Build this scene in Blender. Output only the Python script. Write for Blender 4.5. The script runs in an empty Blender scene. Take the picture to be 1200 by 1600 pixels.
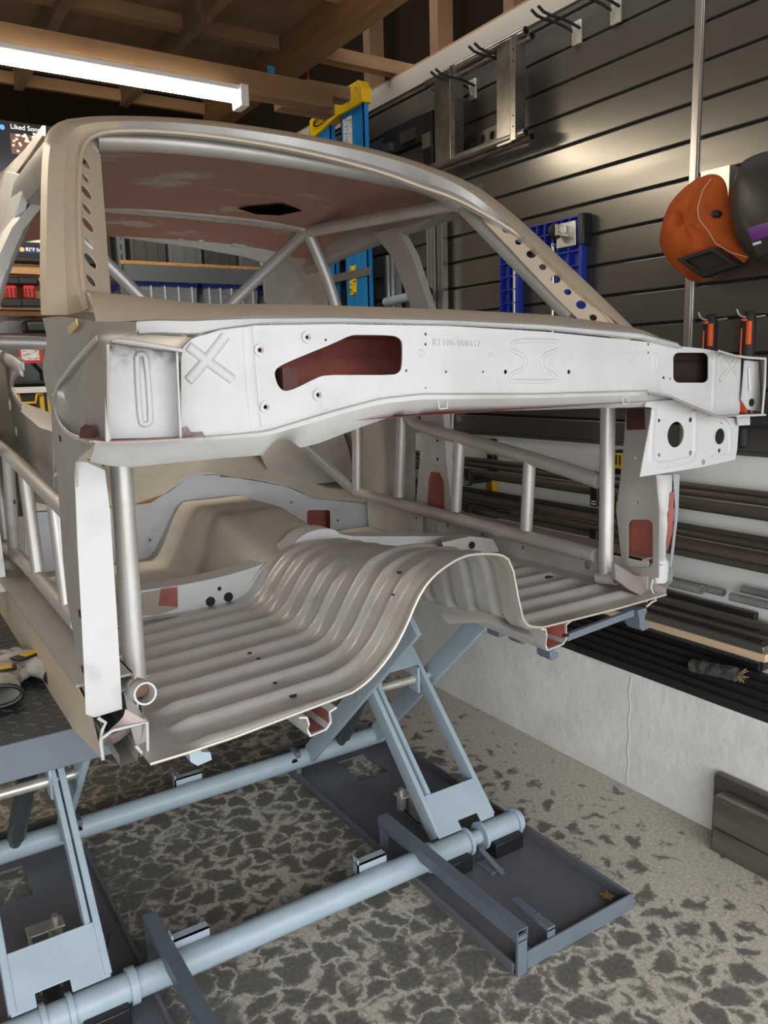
import bpy, math, random
from mathutils import Vector, Matrix, geometry
random.seed(7)
S = bpy.context.scene
COL = S.collection
PI = math.pi
# ------------------------------------------------------------------ camera
YAW, PITCH, ROLL, FPX, H = .572586, .1742242, -.0268591, 1247.07, 1.55
_f = Vector((math.sin(YAW)*math.cos(PITCH), math.cos(YAW)*math.cos(PITCH), -math.sin(PITCH)))
_r = Vector((math.cos(YAW), -math.sin(YAW), 0)); _u = _r.cross(_f)
CR = _r*math.cos(ROLL)+_u*math.sin(ROLL)
CU = -_r*math.sin(ROLL)+_u*math.cos(ROLL)
CF = _f
CAM = Vector((0, 0, H))
cd = bpy.data.cameras.new('camera'); cam = bpy.data.objects.new('camera', cd); COL.objects.link(cam)
cd.sensor_fit = 'VERTICAL'; cd.sensor_height = 36.0; cd.lens = FPX/1600*36.0
cd.clip_start = .05
mw = Matrix((CR, CU, -CF)).transposed().to_4x4(); mw.translation = CAM; cam.matrix_world = mw
S.camera = cam
# ------------------------------------------------------------------ world, lights, exposure
S.view_settings.view_transform = 'Standard'; S.view_settings.look = 'None'
S.view_settings.gamma = 1; S.view_settings.use_curve_mapping = False
S.view_settings.exposure = 0.0
W = bpy.data.worlds.new('sky'); S.world = W; W.use_nodes = True
bg = W.node_tree.nodes['Background']; bg.inputs[0].default_value = (.93, .965, 1.0, 1); bg.inputs[1].default_value = 5.0
def area(name, loc, rot, sx, sy, power, color, portal=False):
    l = bpy.data.lights.new(name, 'AREA'); l.shape = 'RECTANGLE'; l.size = sx; l.size_y = sy; l.energy = power; l.color = color
    o = bpy.data.objects.new(name, l); COL.objects.link(o); o.location = loc; o.rotation_euler = rot
    if portal: l.cycles.is_portal = True
    return o
# the open garage door behind the camera lets the daylight in
area('door_opening_daylight', (-.4, -.98, 1.2), (PI/2, 0, 0), 5.4, 2.3, 10, (1, 1, 1), True)
# ------------------------------------------------------------------ helpers
def ray(px, py): return CR*(px-600)+CU*(800-py)+CF*FPX
def at(px, py, ax, v):
    d = ray(px, py); i = 'XYZ'.index(ax); return CAM+d*((v-CAM[i])/d[i])
def hit(px, py, fn, t0=.3, t1=6.0):
    d = ray(px, py); d = d/d.y; n = 240; last = fn(CAM+d*t0); a = t0
    for i in range(1, n+1):
        b = t0+(t1-t0)*i/n; v = fn(CAM+d*b)
        if (v > 0) != (last > 0):
            lo, hi = a, b
            for _ in range(30):
                m = (lo+hi)/2
                if (fn(CAM+d*m) > 0) == (last > 0): lo = m
                else: hi = m
            return CAM+d*lo
        a, last = b, v
    return CAM+d*1.6
def PY(pts, Y): return [at(p[0], p[1], 'Y', p[2] if len(p) > 2 else Y) for p in pts]
def PX(pts, X): return [at(p[0], p[1], 'X', p[2] if len(p) > 2 else X) for p in pts]
def PZ(pts, Z): return [at(p[0], p[1], 'Z', p[2] if len(p) > 2 else Z) for p in pts]
def resample(pts, n):
    pts = [Vector(p) for p in pts]; L = [0]
    for a, b in zip(pts, pts[1:]): L.append(L[-1]+(b-a).length)
    out = []
    for i in range(n):
        t = L[-1]*i/(n-1); k = 0
        while k < len(L)-2 and L[k+1] < t: k += 1
        d = L[k+1]-L[k]; out.append(pts[k].lerp(pts[k+1], 0 if d < 1e-9 else (t-L[k])/d))
    return out
def smooth(pts, it=2, closed=False):
    pts = [Vector(p) for p in pts]
    for _ in range(it):
        n = []; m = len(pts)
        if not closed: n.append(pts[0])
        for i in range(m if closed else m-1):
            a, b = pts[i], pts[(i+1) % m]; n.append(a.lerp(b, .25)); n.append(a.lerp(b, .75))
        if not closed: n.append(pts[-1])
        pts = n
    return pts
class MB:
    def __init__(s): s.v = []; s.f = []
    def add(s, vs, fs):
        o = len(s.v); s.v += [Vector(p) for p in vs]; s.f += [tuple(i+o for i in f) for f in fs]; return s
    def box(s, x0, x1, y0, y1, z0, z1):
        return s.add([(x0,y0,z0),(x1,y0,z0),(x1,y1,z0),(x0,y1,z0),(x0,y0,z1),(x1,y0,z1),(x1,y1,z1),(x0,y1,z1)],
                     [(0,3,2,1),(4,5,6,7),(0,1,5,4),(1,2,6,5),(2,3,7,6),(3,0,4,7)])
    def bar(s, a, b, w, h, up=(0,0,1)):
        a = Vector(a); b = Vector(b); d = (b-a).normalized(); u = Vector(up); x = d.cross(u)
        if x.length < 1e-4: x = d.cross(Vector((1,0,0)))
        x.normalize(); z = x.cross(d); vs = []
        for p in (a, b):
            for sx, sz in ((-1,-1),(1,-1),(1,1),(-1,1)): vs.append(p+x*(sx*w/2)+z*(sz*h/2))
        return s.add(vs, [(3,2,1,0),(4,5,6,7),(0,1,5,4),(1,2,6,5),(2,3,7,6),(3,0,4,7)])
    def rbar(s, a, b, w, h, r=.006, up=(0,0,1)):
        a = Vector(a); b = Vector(b); d = (b-a).normalized(); u = Vector(up); x = d.cross(u)
        if x.length < 1e-4: x = d.cross(Vector((1,0,0)))
        x.normalize(); z = x.cross(d); vs = []; prof = []
        for cx, cz, a0 in ((1,1,0),(-1,1,90),(-1,-1,180),(1,-1,270)):
            for k in range(4):
                t = math.radians(a0+k*30); prof.append((cx*(w/2-r)+r*math.cos(t), cz*(h/2-r)+r*math.sin(t)))
        n = len(prof)
        for p in (a, b):
            for q in prof: vs.append(p+x*q[0]+z*q[1])
        return s.add(vs, [tuple(range(n))[::-1], tuple(range(n, 2*n))]+[(i,(i+1)%n,n+(i+1)%n,n+i) for i in range(n)])
    def tube(s, path, r, n=16, caps=True, hollow=0):
        path = [Vector(p) for p in path]; m = len(path)
        if not isinstance(r, (list, tuple)): r = [r]*m
        t = [(path[min(i+1,m-1)]-path[max(i-1,0)]).normalized() for i in range(m)]
        ref = Vector((0,0,1)) if abs(t[0].z) < .9 else Vector((1,0,0))
        x = t[0].cross(ref).normalized(); vs = []; fr = []
        for i in range(m):
            x = (x-t[i]*x.dot(t[i])).normalized(); y = t[i].cross(x); fr.append((x, y))
            for k in range(n):
                a = 2*PI*k/n; vs.append(path[i]+(x*math.cos(a)+y*math.sin(a))*r[i])
        fs = [(i*n+k, i*n+(k+1)%n, (i+1)*n+(k+1)%n, (i+1)*n+k) for i in range(m-1) for k in range(n)]
        if hollow:
            o = len(vs)
            for i in range(m):
                x, y = fr[i]
                for k in range(n):
                    a = 2*PI*k/n; vs.append(path[i]+(x*math.cos(a)+y*math.sin(a))*(r[i]-hollow))
            fs += [(o+(i+1)*n+k, o+(i+1)*n+(k+1)%n, o+i*n+(k+1)%n, o+i*n+k) for i in range(m-1) for k in range(n)]
            for e in (0, m-1): fs += [(e*n+k, e*n+(k+1)%n, o+e*n+(k+1)%n, o+e*n+k) for k in range(n)]
        elif caps: fs += [tuple(range(n))[::-1], tuple(range((m-1)*n, m*n))]
        return s.add(vs, fs)
    def disc(s, c, nrm, r, h, n=20, hollow=0):
        c = Vector(c); nrm = Vector(nrm).normalized(); return s.tube([c, c+nrm*h], r, n, hollow=hollow)
    def loft(s, rows, n=None, closed=False, thick=0, tdir=None):
        if n: rows = [resample(r, n) for r in rows]
        m = len(rows[0]); vs = [p for r in rows for p in r]; fs = []
        for i in range(len(rows)-1):
            for k in range(m if closed else m-1):
                fs.append((i*m+k, i*m+(k+1)%m, (i+1)*m+(k+1)%m, (i+1)*m+k))
        if thick:
            o = len(vs); d = Vector(tdir)*thick; vs = vs+[p+d for p in vs]; R = len(rows)
            fs += [tuple(q+o for q in f[::-1]) for f in fs]
            for k in range(m-1): fs += [(k,k+1,o+k+1,o+k), ((R-1)*m+k+1,(R-1)*m+k,o+(R-1)*m+k,o+(R-1)*m+k+1)]
            for i in range(R-1): fs += [((i+1)*m,i*m,o+i*m,o+(i+1)*m), (i*m+m-1,(i+1)*m+m-1,o+(i+1)*m+m-1,o+i*m+m-1)]
        return s.add(vs, fs)
    def plate(s, outer, holes, d):
        """flat sheet with real holes, loops are 3D points, d is the thickness vector"""
        d = Vector(d); loops = [[Vector(p) for p in outer]]+[[Vector(p) for p in h] for h in holes]
        vs = [p for l in loops for p in l]; n = len(vs); L0 = loops[0]; k = len(L0)
        nr = Vector((0,0,0))
        for i in range(k): nr += (L0[i]-L0[0]).cross(L0[(i+1) % k]-L0[0])
        nr.normalize(); ex = nr.orthogonal().normalized(); ey = nr.cross(ex); c2 = [Vector(((p-L0[0]).dot(ex), (p-L0[0]).dot(ey))) for p in vs]
        ed = []; o = 0
        for l in loops: m = len(l); ed += [(o+q, o+(q+1) % m) for q in range(m)]; o += m
        rv, re_, rf, ov, oe, of = geometry.delaunay_2d_cdt(c2, ed, [], 1, 1e-7)
        def inside(q, l):
            c = False
            for i in range(len(l)):
                a, b = l[i], l[i-1]
                if (a.y > q.y) != (b.y > q.y) and q.x < (b.x-a.x)*(q.y-a.y)/(b.y-a.y)+a.x: c = not c
            return c
        l2 = []; o = 0
        for l in loops: l2.append(c2[o:o+len(l)]); o += len(l)
        def keep(t):
            q = (rv[t[0]]+rv[t[1]]+rv[t[2]])/3
            return inside(q, l2[0]) and not any(inside(q, h) for h in l2[1:])
        rf = [t for t in rf if keep(t)]
        mp = [o_[0] if o_ else None for o_ in ov]
        for i, q in enumerate(mp):
            if q is None: mp[i] = None
        tri = [tuple(mp[q] for q in t) for t in rf if all(mp[q] is not None for q in t)]
        fs = tri+[tuple(i+n for i in t[::-1]) for t in tri]; o = 0
        for l in loops:
            m = len(l); fs += [(o+k, o+(k+1)%m, n+o+(k+1)%m, n+o+k) for k in range(m)]; o += m
        return s.add(vs+[p+d for p in vs], fs)
    def lathe(s, c, ax, prof, n=24):
        c = Vector(c); ax = Vector(ax).normalized(); x = ax.orthogonal().normalized(); y = ax.cross(x); vs = []
        for r, h in prof:
            for k in range(n):
                a = 2*PI*k/n; vs.append(c+ax*h+(x*math.cos(a)+y*math.sin(a))*r)
        m = len(prof); fs = [(i*n+k, i*n+(k+1)%n, (i+1)*n+(k+1)%n, (i+1)*n+k) for i in range(m-1) for k in range(n)]
        return s.add(vs, fs+[tuple(range(n))[::-1], tuple(range((m-1)*n, m*n))])
    def bead(s, path, r, nrm, flat=.5, n=8):
        """pressed bead: a half round ridge along a path on a panel"""
        path = [Vector(p) for p in path]; nrm = Vector(nrm).normalized(); m = len(path); vs = []
        for i in range(m):
            t = (path[min(i+1,m-1)]-path[max(i-1,0)]).normalized(); x = t.cross(nrm).normalized()
            for k in range(n+1):
                a = PI*k/n; vs.append(path[i]+x*(math.cos(a)*r)+nrm*(math.sin(a)*r*flat))
        n += 1
        return s.add(vs, [(i*n+k, i*n+k+1, (i+1)*n+k+1, (i+1)*n+k) for i in range(m-1) for k in range(n-1)]+[tuple(range(n))[::-1], tuple(range((m-1)*n, m*n))])
    def parts(s):
        """the connected pieces of the mesh, each as an MB of its own"""
        up = list(range(len(s.v)))
        def find(a):
            while up[a] != a: up[a] = up[up[a]]; a = up[a]
            return a
        for f in s.f:
            r = find(f[0])
            for q in f[1:]: up[find(q)] = r
        g = {}
        for f in s.f: g.setdefault(find(f[0]), []).append(f)
        out = []
        for fs in g.values():
            ids = sorted({q for f in fs for q in f}); mp = {q: i for i, q in enumerate(ids)}; m = MB(); m.add([s.v[q] for q in ids], [tuple(mp[q] for q in f) for f in fs]); out.append(m)
        return out
    def build(s, name, mat, parent=None, ang=35, bevel=0, origin=None, flat=False, split=False):
        if split:
            for q in s.parts(): o = q.build(name, mat, parent, ang, bevel, origin, flat)
            return o
        me = bpy.data.meshes.new(name); o = bpy.data.objects.new(name, me); COL.objects.link(o)
        if parent is not None: org = Vector(ORG.get(parent.name, (0,0,0))); o.parent = parent
        else:
            if origin is None and s.v:
                xs = [p.x for p in s.v]; ys = [p.y for p in s.v]; zs = [p.z for p in s.v]
                origin = ((min(xs)+max(xs))/2, (min(ys)+max(ys))/2, min(zs))
            org = Vector(origin); o.location = org
        ORG[o.name] = org
        me.from_pydata([p-org for p in s.v], [], s.f)
        import bmesh
        bm = bmesh.new(); bm.from_mesh(me); bmesh.ops.remove_doubles(bm, verts=bm.verts, dist=1e-5)
        bmesh.ops.recalc_face_normals(bm, faces=bm.faces); bm.to_mesh(me); bm.free()
        if not flat: me.shade_smooth(); me.set_sharp_from_angle(angle=math.radians(ang))
        me.materials.append(mat)
        if bevel:
            b = o.modifiers.new('bevel', 'BEVEL'); b.width = bevel; b.segments = 2; b.limit_method = 'ANGLE'
        return o
ORG = {}
def circ(c, r, nx=(1,0,0), ny=(0,0,1), n=20):
    c = Vector(c); nx = Vector(nx); ny = Vector(ny)
    return [c+nx*(r*math.cos(2*PI*k/n))+ny*(r*math.sin(2*PI*k/n)) for k in range(n)]
def tag(o, label=None, cat=None, group=None, kind=None):
    if label: o['label'] = label
    if cat: o['category'] = cat
    if group: o['group'] = group
    if kind: o['kind'] = kind
    return o
def thing(name, loc, label, cat, group=None):
    o = bpy.data.objects.new(name, None); COL.objects.link(o); o.location = loc; o.empty_display_size = .1
    ORG[o.name] = Vector(loc); return tag(o, label, cat, group)
def dup(root, loc, label=None, group=None, rz=None):
    r = root.copy(); COL.objects.link(r); r.location = loc
    if rz is not None: r.rotation_euler = (0,0,rz)
    if label: r['label'] = label
    if group: r['group'] = group
    for ch in list(root.children):
        c = ch.copy(); COL.objects.link(c); c.parent = r
        for g in list(ch.children):
            d = g.copy(); COL.objects.link(d); d.parent = c
    return r
# ------------------------------------------------------------------ materials
def mat(name, c, rough=.5, metal=0, c2=None, scale=8, lo=.4, hi=.6, bump=0, bscale=60, stretch=None, emit=0, alpha=1, trans=0, detail=5, rv=0, ior=1.45):
    m = bpy.data.materials.new(name); m.use_nodes = True; nt = m.node_tree; b = nt.nodes['Principled BSDF']
    b.inputs['Base Color'].default_value = (*c, 1); b.inputs['Roughness'].default_value = rough; b.inputs['Metallic'].default_value = metal
    b.inputs['IOR'].default_value = ior
    if trans: b.inputs['Transmission Weight'].default_value = trans
    if alpha < 1: b.inputs['Alpha'].default_value = alpha
    if emit: b.inputs['Emission Color'].default_value = (*c, 1); b.inputs['Emission Strength'].default_value = emit
    if c2 or bump:
        tc = nt.nodes.new('ShaderNodeTexCoord'); mp = nt.nodes.new('ShaderNodeMapping'); nt.links.new(tc.outputs['Object'], mp.inputs[0])
        if stretch: mp.inputs['Scale'].default_value = stretch
    if c2:
        nz = nt.nodes.new('ShaderNodeTexNoise'); nz.inputs['Scale'].default_value = scale; nz.inputs['Detail'].default_value = detail; nz.inputs['Roughness'].default_value = .62
        nt.links.new(mp.outputs[0], nz.inputs['Vector'])
        rp = nt.nodes.new('ShaderNodeValToRGB'); rp.color_ramp.elements[0].position = lo; rp.color_ramp.elements[1].position = hi
        rp.color_ramp.elements[0].color = (*c, 1); rp.color_ramp.elements[1].color = (*c2, 1)
        nt.links.new(nz.outputs[0], rp.inputs[0]); nt.links.new(rp.outputs[0], b.inputs['Base Color'])
        if rv:
            mr = nt.nodes.new('ShaderNodeMapRange'); mr.inputs['To Min'].default_value = rough-rv; mr.inputs['To Max'].default_value = rough+rv
            nt.links.new(nz.outputs[0], mr.inputs[0]); nt.links.new(mr.outputs[0], b.inputs['Roughness'])
    if bump:
        n2 = nt.nodes.new('ShaderNodeTexNoise'); n2.inputs['Scale'].default_value = bscale; n2.inputs['Detail'].default_value = 4
        nt.links.new(mp.outputs[0], n2.inputs['Vector']); bp = nt.nodes.new('ShaderNodeBump'); bp.inputs['Strength'].default_value = bump; bp.inputs['Distance'].default_value = .01
        nt.links.new(n2.outputs[0], bp.inputs['Height']); nt.links.new(bp.outputs[0], b.inputs['Normal'])
    return m
def body_mat(name, base, tan, lo=.45, hi=.75, rough=.5, metal=.35, primer=0.0):
    """bare blasted sheet steel: pale grey with tan flash rust clouds, small dark specks and a few primer stains"""
    m = mat(name, base, rough, metal, tan, 3.2, lo, hi, .08, 9, rv=.08); nt = m.node_tree; b = nt.nodes['Principled BSDF']
    src = b.inputs['Base Color'].links[0].from_socket; tc = [n for n in nt.nodes if n.type == 'TEX_COORD'][0]
    def layer(src, scale, a, c_, col, detail=6):
        n = nt.nodes.new('ShaderNodeTexNoise'); n.inputs['Scale'].default_value = scale; n.inputs['Detail'].default_value = detail
        nt.links.new(tc.outputs['Object'], n.inputs['Vector'])
        mr = nt.nodes.new('ShaderNodeMapRange'); mr.inputs['From Min'].default_value = a; mr.inputs['From Max'].default_value = c_
        nt.links.new(n.outputs[0], mr.inputs[0])
        mx = nt.nodes.new('ShaderNodeMix'); mx.data_type = 'RGBA'; nt.links.new(mr.outputs[0], mx.inputs[0]); nt.links.new(src, mx.inputs[6]); mx.inputs[7].default_value = (*col, 1)
        return mx.outputs[2]
    s2 = layer(src, 14, .62, .8, (base[0]*.72, base[1]*.72, base[2]*.74))
    if primer: s2 = layer(s2, 7, .78-primer, .80-primer, (.42, .12, .09), 8)
    nt.links.new(s2, b.inputs['Base Color']); return m
STEEL = body_mat('blasted_sheet_steel', (.60, .59, .575), (.44, .395, .335))
WHITE = body_mat('bright_blasted_steel', (.56, .552, .545), (.45, .435, .42), metal=.12, rough=.55)
TAN = body_mat('warm_lit_rusted_steel', (.66, .54, .40), (.56, .50, .42), metal=.2, rough=.55)  # tan holds real flash rust plus warm lamp light put into the colour
TANTOP = body_mat('lit_rusted_top_steel', (.80, .68, .53), (.70, .62, .52), metal=.1, rough=.6)  # lighter copy of TAN: light falling on the scuttle top put into colour
GREY = body_mat('grey_sheet_steel', (.42, .40, .37), (.32, .29, .25), metal=.3, rough=.5)
TUBE = body_mat('cage_tube_steel', (.55, .535, .51), (.45, .40, .34), metal=.5, rough=.42)
PALE = body_mat('pale_blue_grey_steel', (.58, .60, .62), (.50, .50, .49), metal=.2, rough=.5)
SEAMW = body_mat('scorched_steel', (.40, .36, .35), (.30, .18, .15), metal=.3, primer=.12)
PRIMER = mat('red_oxide_primer', (.36, .10, .075), .7, 0, (.22, .07, .055), 9, bump=.1)
DARKPR = mat('dark_red_primer', (.10, .03, .026), .7, 0, (.04, .018, .016), 6)
LIFTB = mat('light_blue_enamel', (.35, .425, .475), .38, 0, (.32, .39, .435), 12, bump=.04)
LIFTD = mat('blue_grey_enamel', (.13, .155, .185), .42, 0, (.12, .14, .165), 10, bump=.04)
LIFTP = mat('dark_slate_enamel', (.115, .120, .138), .31, 0, (.15, .135, .14), 5, .45, .75, bump=.05, bscale=30, rv=.06)
BLACK = mat('black_plastic', (.012, .012, .013), .4)
RUBBER = mat('black_rubber', (.018, .018, .018), .65)
CHROME = mat('zinc_plate', (.72, .70, .62), .3, .6, (.55, .52, .44), 14)
ALU = mat('aluminium', (.62, .62, .60), .32, 1)
RAWST = mat('raw_mill_steel', (.20, .195, .185), .36, .85, (.34, .30, .24), 6, stretch=(1, .15, 1))
PIPE = mat('dark_steel_pipe', (.14, .125, .11), .38, .7, (.22, .18, .135), 7, stretch=(1, .12, 1))
GALV = mat('dull_grey_pipe', (.30, .30, .30), .5, .5, (.40, .38, .36), 20)
BARBLK = mat('black_flat_steel', (.020, .018, .019), .42, .3, (.036, .030, .030), 5, stretch=(1, .06, 1))
YELLOW = mat('yellow_plastic', (.75, .45, .01), .4)
ORANGE = mat('orange_rubber', (.85, .12, .02), .5)
MAPLE = mat('pale_wood', (.62, .46, .30), .5, 0, (.52, .37, .23), 12, stretch=(1, .1, 1))
SHELFW = mat('orange_particle_board', (.50, .25, .07), .6, 0, (.36, .18, .06), 40)
SHELFM = mat('grey_shelf_steel', (.10, .11, .12), .45, .2)
WHITEP = mat('white_enamel', (.75, .74, .72), .4)
RED = mat('red_plastic', (.55, .012, .012), .4)
BLUEP = mat('blue_plastic', (.014, .035, .34), .45)
BLUEF = mat('blue_fibreglass', (.01, .19, .50), .45, 0, (.012, .23, .56), 20, stretch=(1, 1, .1))
LAB = mat('printed_label', (.70, .70, .68), .6, 0, (.25, .25, .25), 60, .50, .56, stretch=(.4, .4, 3))
YLAB = mat('yellow_label', (.80, .62, .02), .6, 0, (.12, .10, .02), 50, .52, .56, stretch=(.4, .4, 3))
# ------------------------------------------------------------------ the room
XW, XC, YB, XL, YF = 2.40, 2.233, 4.85, -3.2, -1.0
def floor_mat():
    m = bpy.data.materials.new('stained_concrete_floor'); m.use_nodes = True; nt = m.node_tree; b = nt.nodes['Principled BSDF']; N = nt.nodes.new; L = nt.links.new
    g = N('ShaderNodeTexCoord')
    w = N('ShaderNodeTexNoise'); w.inputs['Scale'].default_value = 11; w.inputs['Detail'].default_value = 6; w.inputs['Roughness'].default_value = .65; L(g.outputs['Object'], w.inputs['Vector'])
    sc = N('ShaderNodeVectorMath'); sc.operation = 'MULTIPLY_ADD'; L(w.outputs['Color'], sc.inputs[0]); sc.inputs[1].default_value = (.14, .14, 0); L(g.outputs['Object'], sc.inputs[2])
    v = N('ShaderNodeTexVoronoi'); v.feature = 'DISTANCE_TO_EDGE'; v.inputs['Scale'].default_value = 12.5; L(sc.outputs[0], v.inputs['Vector'])
    v2 = N('ShaderNodeTexVoronoi'); v2.feature = 'DISTANCE_TO_EDGE'; v2.inputs['Scale'].default_value = 33; L(sc.outputs[0], v2.inputs['Vector'])
    n = N('ShaderNodeTexNoise'); n.inputs['Scale'].default_value = 1.6; n.inputs['Detail'].default_value = 5; L(g.outputs['Object'], n.inputs['Vector'])
    n3 = N('ShaderNodeTexNoise'); n3.inputs['Scale'].default_value = 45; n3.inputs['Detail'].default_value = 8; n3.inputs['Roughness'].default_value = .7; L(g.outputs['Object'], n3.inputs['Vector'])
    # coverage of stain: strong in the middle of the bay, thin by the wall
    sp = N('ShaderNodeSeparateXYZ'); L(g.outputs['Object'], sp.inputs[0])
    mr = N('ShaderNodeMapRange'); mr.inputs['From Min'].default_value = 1.45; mr.inputs['From Max'].default_value = 2.2; mr.inputs['To Min'].default_value = 0; mr.inputs['To Max'].default_value = .30; L(sp.outputs[0], mr.inputs[0])
    a = N('ShaderNodeMath'); a.operation = 'SUBTRACT'; L(v.outputs['Distance'], a.inputs[0]); L(mr.outputs[0], a.inputs[1])
    k = N('ShaderNodeMath'); k.operation = 'MULTIPLY_ADD'; L(n.outputs[0], k.inputs[0]); k.inputs[1].default_value = -.42; k.inputs[2].default_value = .17
    a2 = N('ShaderNodeMath'); a2.operation = 'ADD'; L(a.outputs[0], a2.inputs[0]); L(k.outputs[0], a2.inputs[1])
    a3 = N('ShaderNodeMath'); a3.operation = 'MULTIPLY_ADD'; L(n3.outputs[0], a3.inputs[0]); a3.inputs[1].default_value = .42; a3.inputs[2].default_value = -.19
    a4 = N('ShaderNodeMath'); a4.operation = 'ADD'; L(a2.outputs[0], a4.inputs[0]); L(a3.outputs[0], a4.inputs[1])
    a5 = N('ShaderNodeMath'); a5.operation = 'MULTIPLY_ADD'; L(v2.outputs['Distance'], a5.inputs[0]); a5.inputs[1].default_value = .25; L(a4.outputs[0], a5.inputs[2])
    rp = N('ShaderNodeValToRGB'); e = rp.color_ramp.elements; e[0].position = .02; e[0].color = (.50, .455, .38, 1); e[1].position = .16; e[1].color = (.135, .127, .112, 1)
    x = e.new(.07); x.color = (.25, .232, .195, 1); L(a5.outputs[0], rp.inputs[0])
    n4 = N('ShaderNodeTexNoise'); n4.inputs['Scale'].default_value = 90; n4.inputs['Detail'].default_value = 6; L(g.outputs['Object'], n4.inputs['Vector'])
    mr4 = N('ShaderNodeMapRange'); mr4.inputs['From Min'].default_value = .3; mr4.inputs['From Max'].default_value = .7; mr4.inputs['To Min'].default_value = .75; mr4.inputs['To Max'].default_value = 1.25; L(n4.outputs[0], mr4.inputs[0])
    mx = N('ShaderNodeVectorMath'); mx.operation = 'SCALE'; L(rp.outputs[0], mx.inputs[0]); L(mr4.outputs[0], mx.inputs['Scale']); L(mx.outputs[0], b.inputs['Base Color'])
    rr = N('ShaderNodeMapRange'); rr.inputs['To Min'].default_value = .42; rr.inputs['To Max'].default_value = .68; L(n3.outputs[0], rr.inputs[0]); L(rr.outputs[0], b.inputs['Roughness'])
    bp = N('ShaderNodeBump'); bp.inputs['Strength'].default_value = .12; bp.inputs['Distance'].default_value = .004; L(n3.outputs[0], bp.inputs['Height']); L(bp.outputs[0], b.inputs['Normal'])
    return m
FLOOR = floor_mat()
CONC = mat('cast_concrete', (.76, .75, .72), .8, 0, (.64, .62, .585), 5, .35, .7, bump=.35, bscale=28, detail=8)
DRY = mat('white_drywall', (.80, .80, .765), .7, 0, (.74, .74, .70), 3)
BORD = mat('cream_painted_board', (.33, .28, .22), .6)
SLAT = mat('grey_slat_panel', (.150, .138, .118), .25, .55, (.130, .120, .104), 9, stretch=(1, .12, 1), rv=.08)
SLOT = mat('slat_groove', (.012, .012, .012), .8)
OSB = mat('brown_plywood', (.22, .14, .08), .75, 0, (.16, .095, .05), 3, stretch=(1, .5, 1))
TIMB = mat('brown_timber', (.24, .135, .06), .7, 0, (.15, .08, .035), 5, stretch=(1, .15, 1))
TIMBX = mat('brown_timber_crosswise', (.30, .175, .085), .7, 0, (.20, .115, .055), 5, stretch=(.15, 1, 1))
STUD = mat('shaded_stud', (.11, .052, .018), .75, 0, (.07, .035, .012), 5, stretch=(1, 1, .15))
DARKW = mat('shade_black_sheathing', (.010, .007, .004), 1.0, ior=1.02)  # near black: shade of the open void put into the sheathing colour
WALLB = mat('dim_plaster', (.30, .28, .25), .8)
def struct(name, mb, m, **k): return tag(mb.build(name, m, origin=(0,0,0), **k), kind='structure')
struct('floor', MB().box(XL, 2.5, YF, YB, -.1, 0), FLOOR)
struct('driveway', MB().box(-14, 14, -16, YF, -.12, -.01), mat('driveway_concrete', (.42, .41, .39), .9))
# concrete stem wall with the formwork seam and the chipped edge
m = MB(); NY = 90; rnd = random.Random(3)
ys = [YF+(YB-YF)*i/NY for i in range(NY+1)]
def chip(y): return (.012*max(0, 1-abs(y-2.03)/.10))+.0022*rnd.random()
e = [chip(y) for y in ys]
rows = [[(XC, y, 0) for y in ys], [(XC, y, .446-.010-d*.6) for y, d in zip(ys, e)], [(XC+.003+d, y, .446) for y, d in zip(ys, e)], [(2.5, y, .446) for y in ys]]
m.loft([[Vector(p) for p in r] for r in rows]); struct('wall_right', m, CONC)
j = at(983, 1120, 'X', XC).y
m = MB(); m.bead([(XC, j+.004*math.sin(k*1.7), .01+.42*k/14) for k in range(15)], .0035, (-1,0,0), .6); struct('trim_1', m, mat('seam_mortar', (.58, .56, .52), .8))
struct('wall_right', MB().box(XW, 2.5, YF, YB, .446, 2.96), DRY)
# slat panelling
m = MB(); g = MB(); zs = sorted([2.615-.1155*k for k in range(-2, 12)])
prof = []
z0s = [1.262]+[z+.005 for z in zs]; z1s = [z-.005 for z in zs]+[2.875]
for a, b in zip(z0s, z1s):
    if b-a < .01: continue
    pr = [(XW, a), (XW-.013, a), (XW-.015, a+.003), (XW-.015, b-.003), (XW-.013, b), (XW, b)]
    m.loft([[Vector((x, y, z)) for x, z in pr] for y in (YF, YB)])
struct('wall_right', m, SLAT, ang=15)
struct('trim_2', MB().box(XW-.003, XW, YF, YB, 1.262, 2.875), SLOT)
yy = at(1086, 200, 'X', XW-.02).y
m = MB(); m.box(XW-.020, XW, yy-.017, yy+.017, 1.262, 2.875); m.box(XW-.024, XW-.02, yy-.012, yy-.003, 1.262, 2.875); struct('trim_3', m, mat('strip_metal', (.42,.40,.37), .3, .8), bevel=.002)
m = MB(); m.box(XW-.018, XW, YF, YB, 1.250, 1.262); struct('trim_4', m, SLAT)
struct('trim_5', MB().box(XW-.022, XW+.1, YF, YB, 2.875, 2.965), BORD)
struct('trim_6', MB().box(XW-.02, XW+.1, YF, YB, 2.965, 2.975), TIMB)
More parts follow.
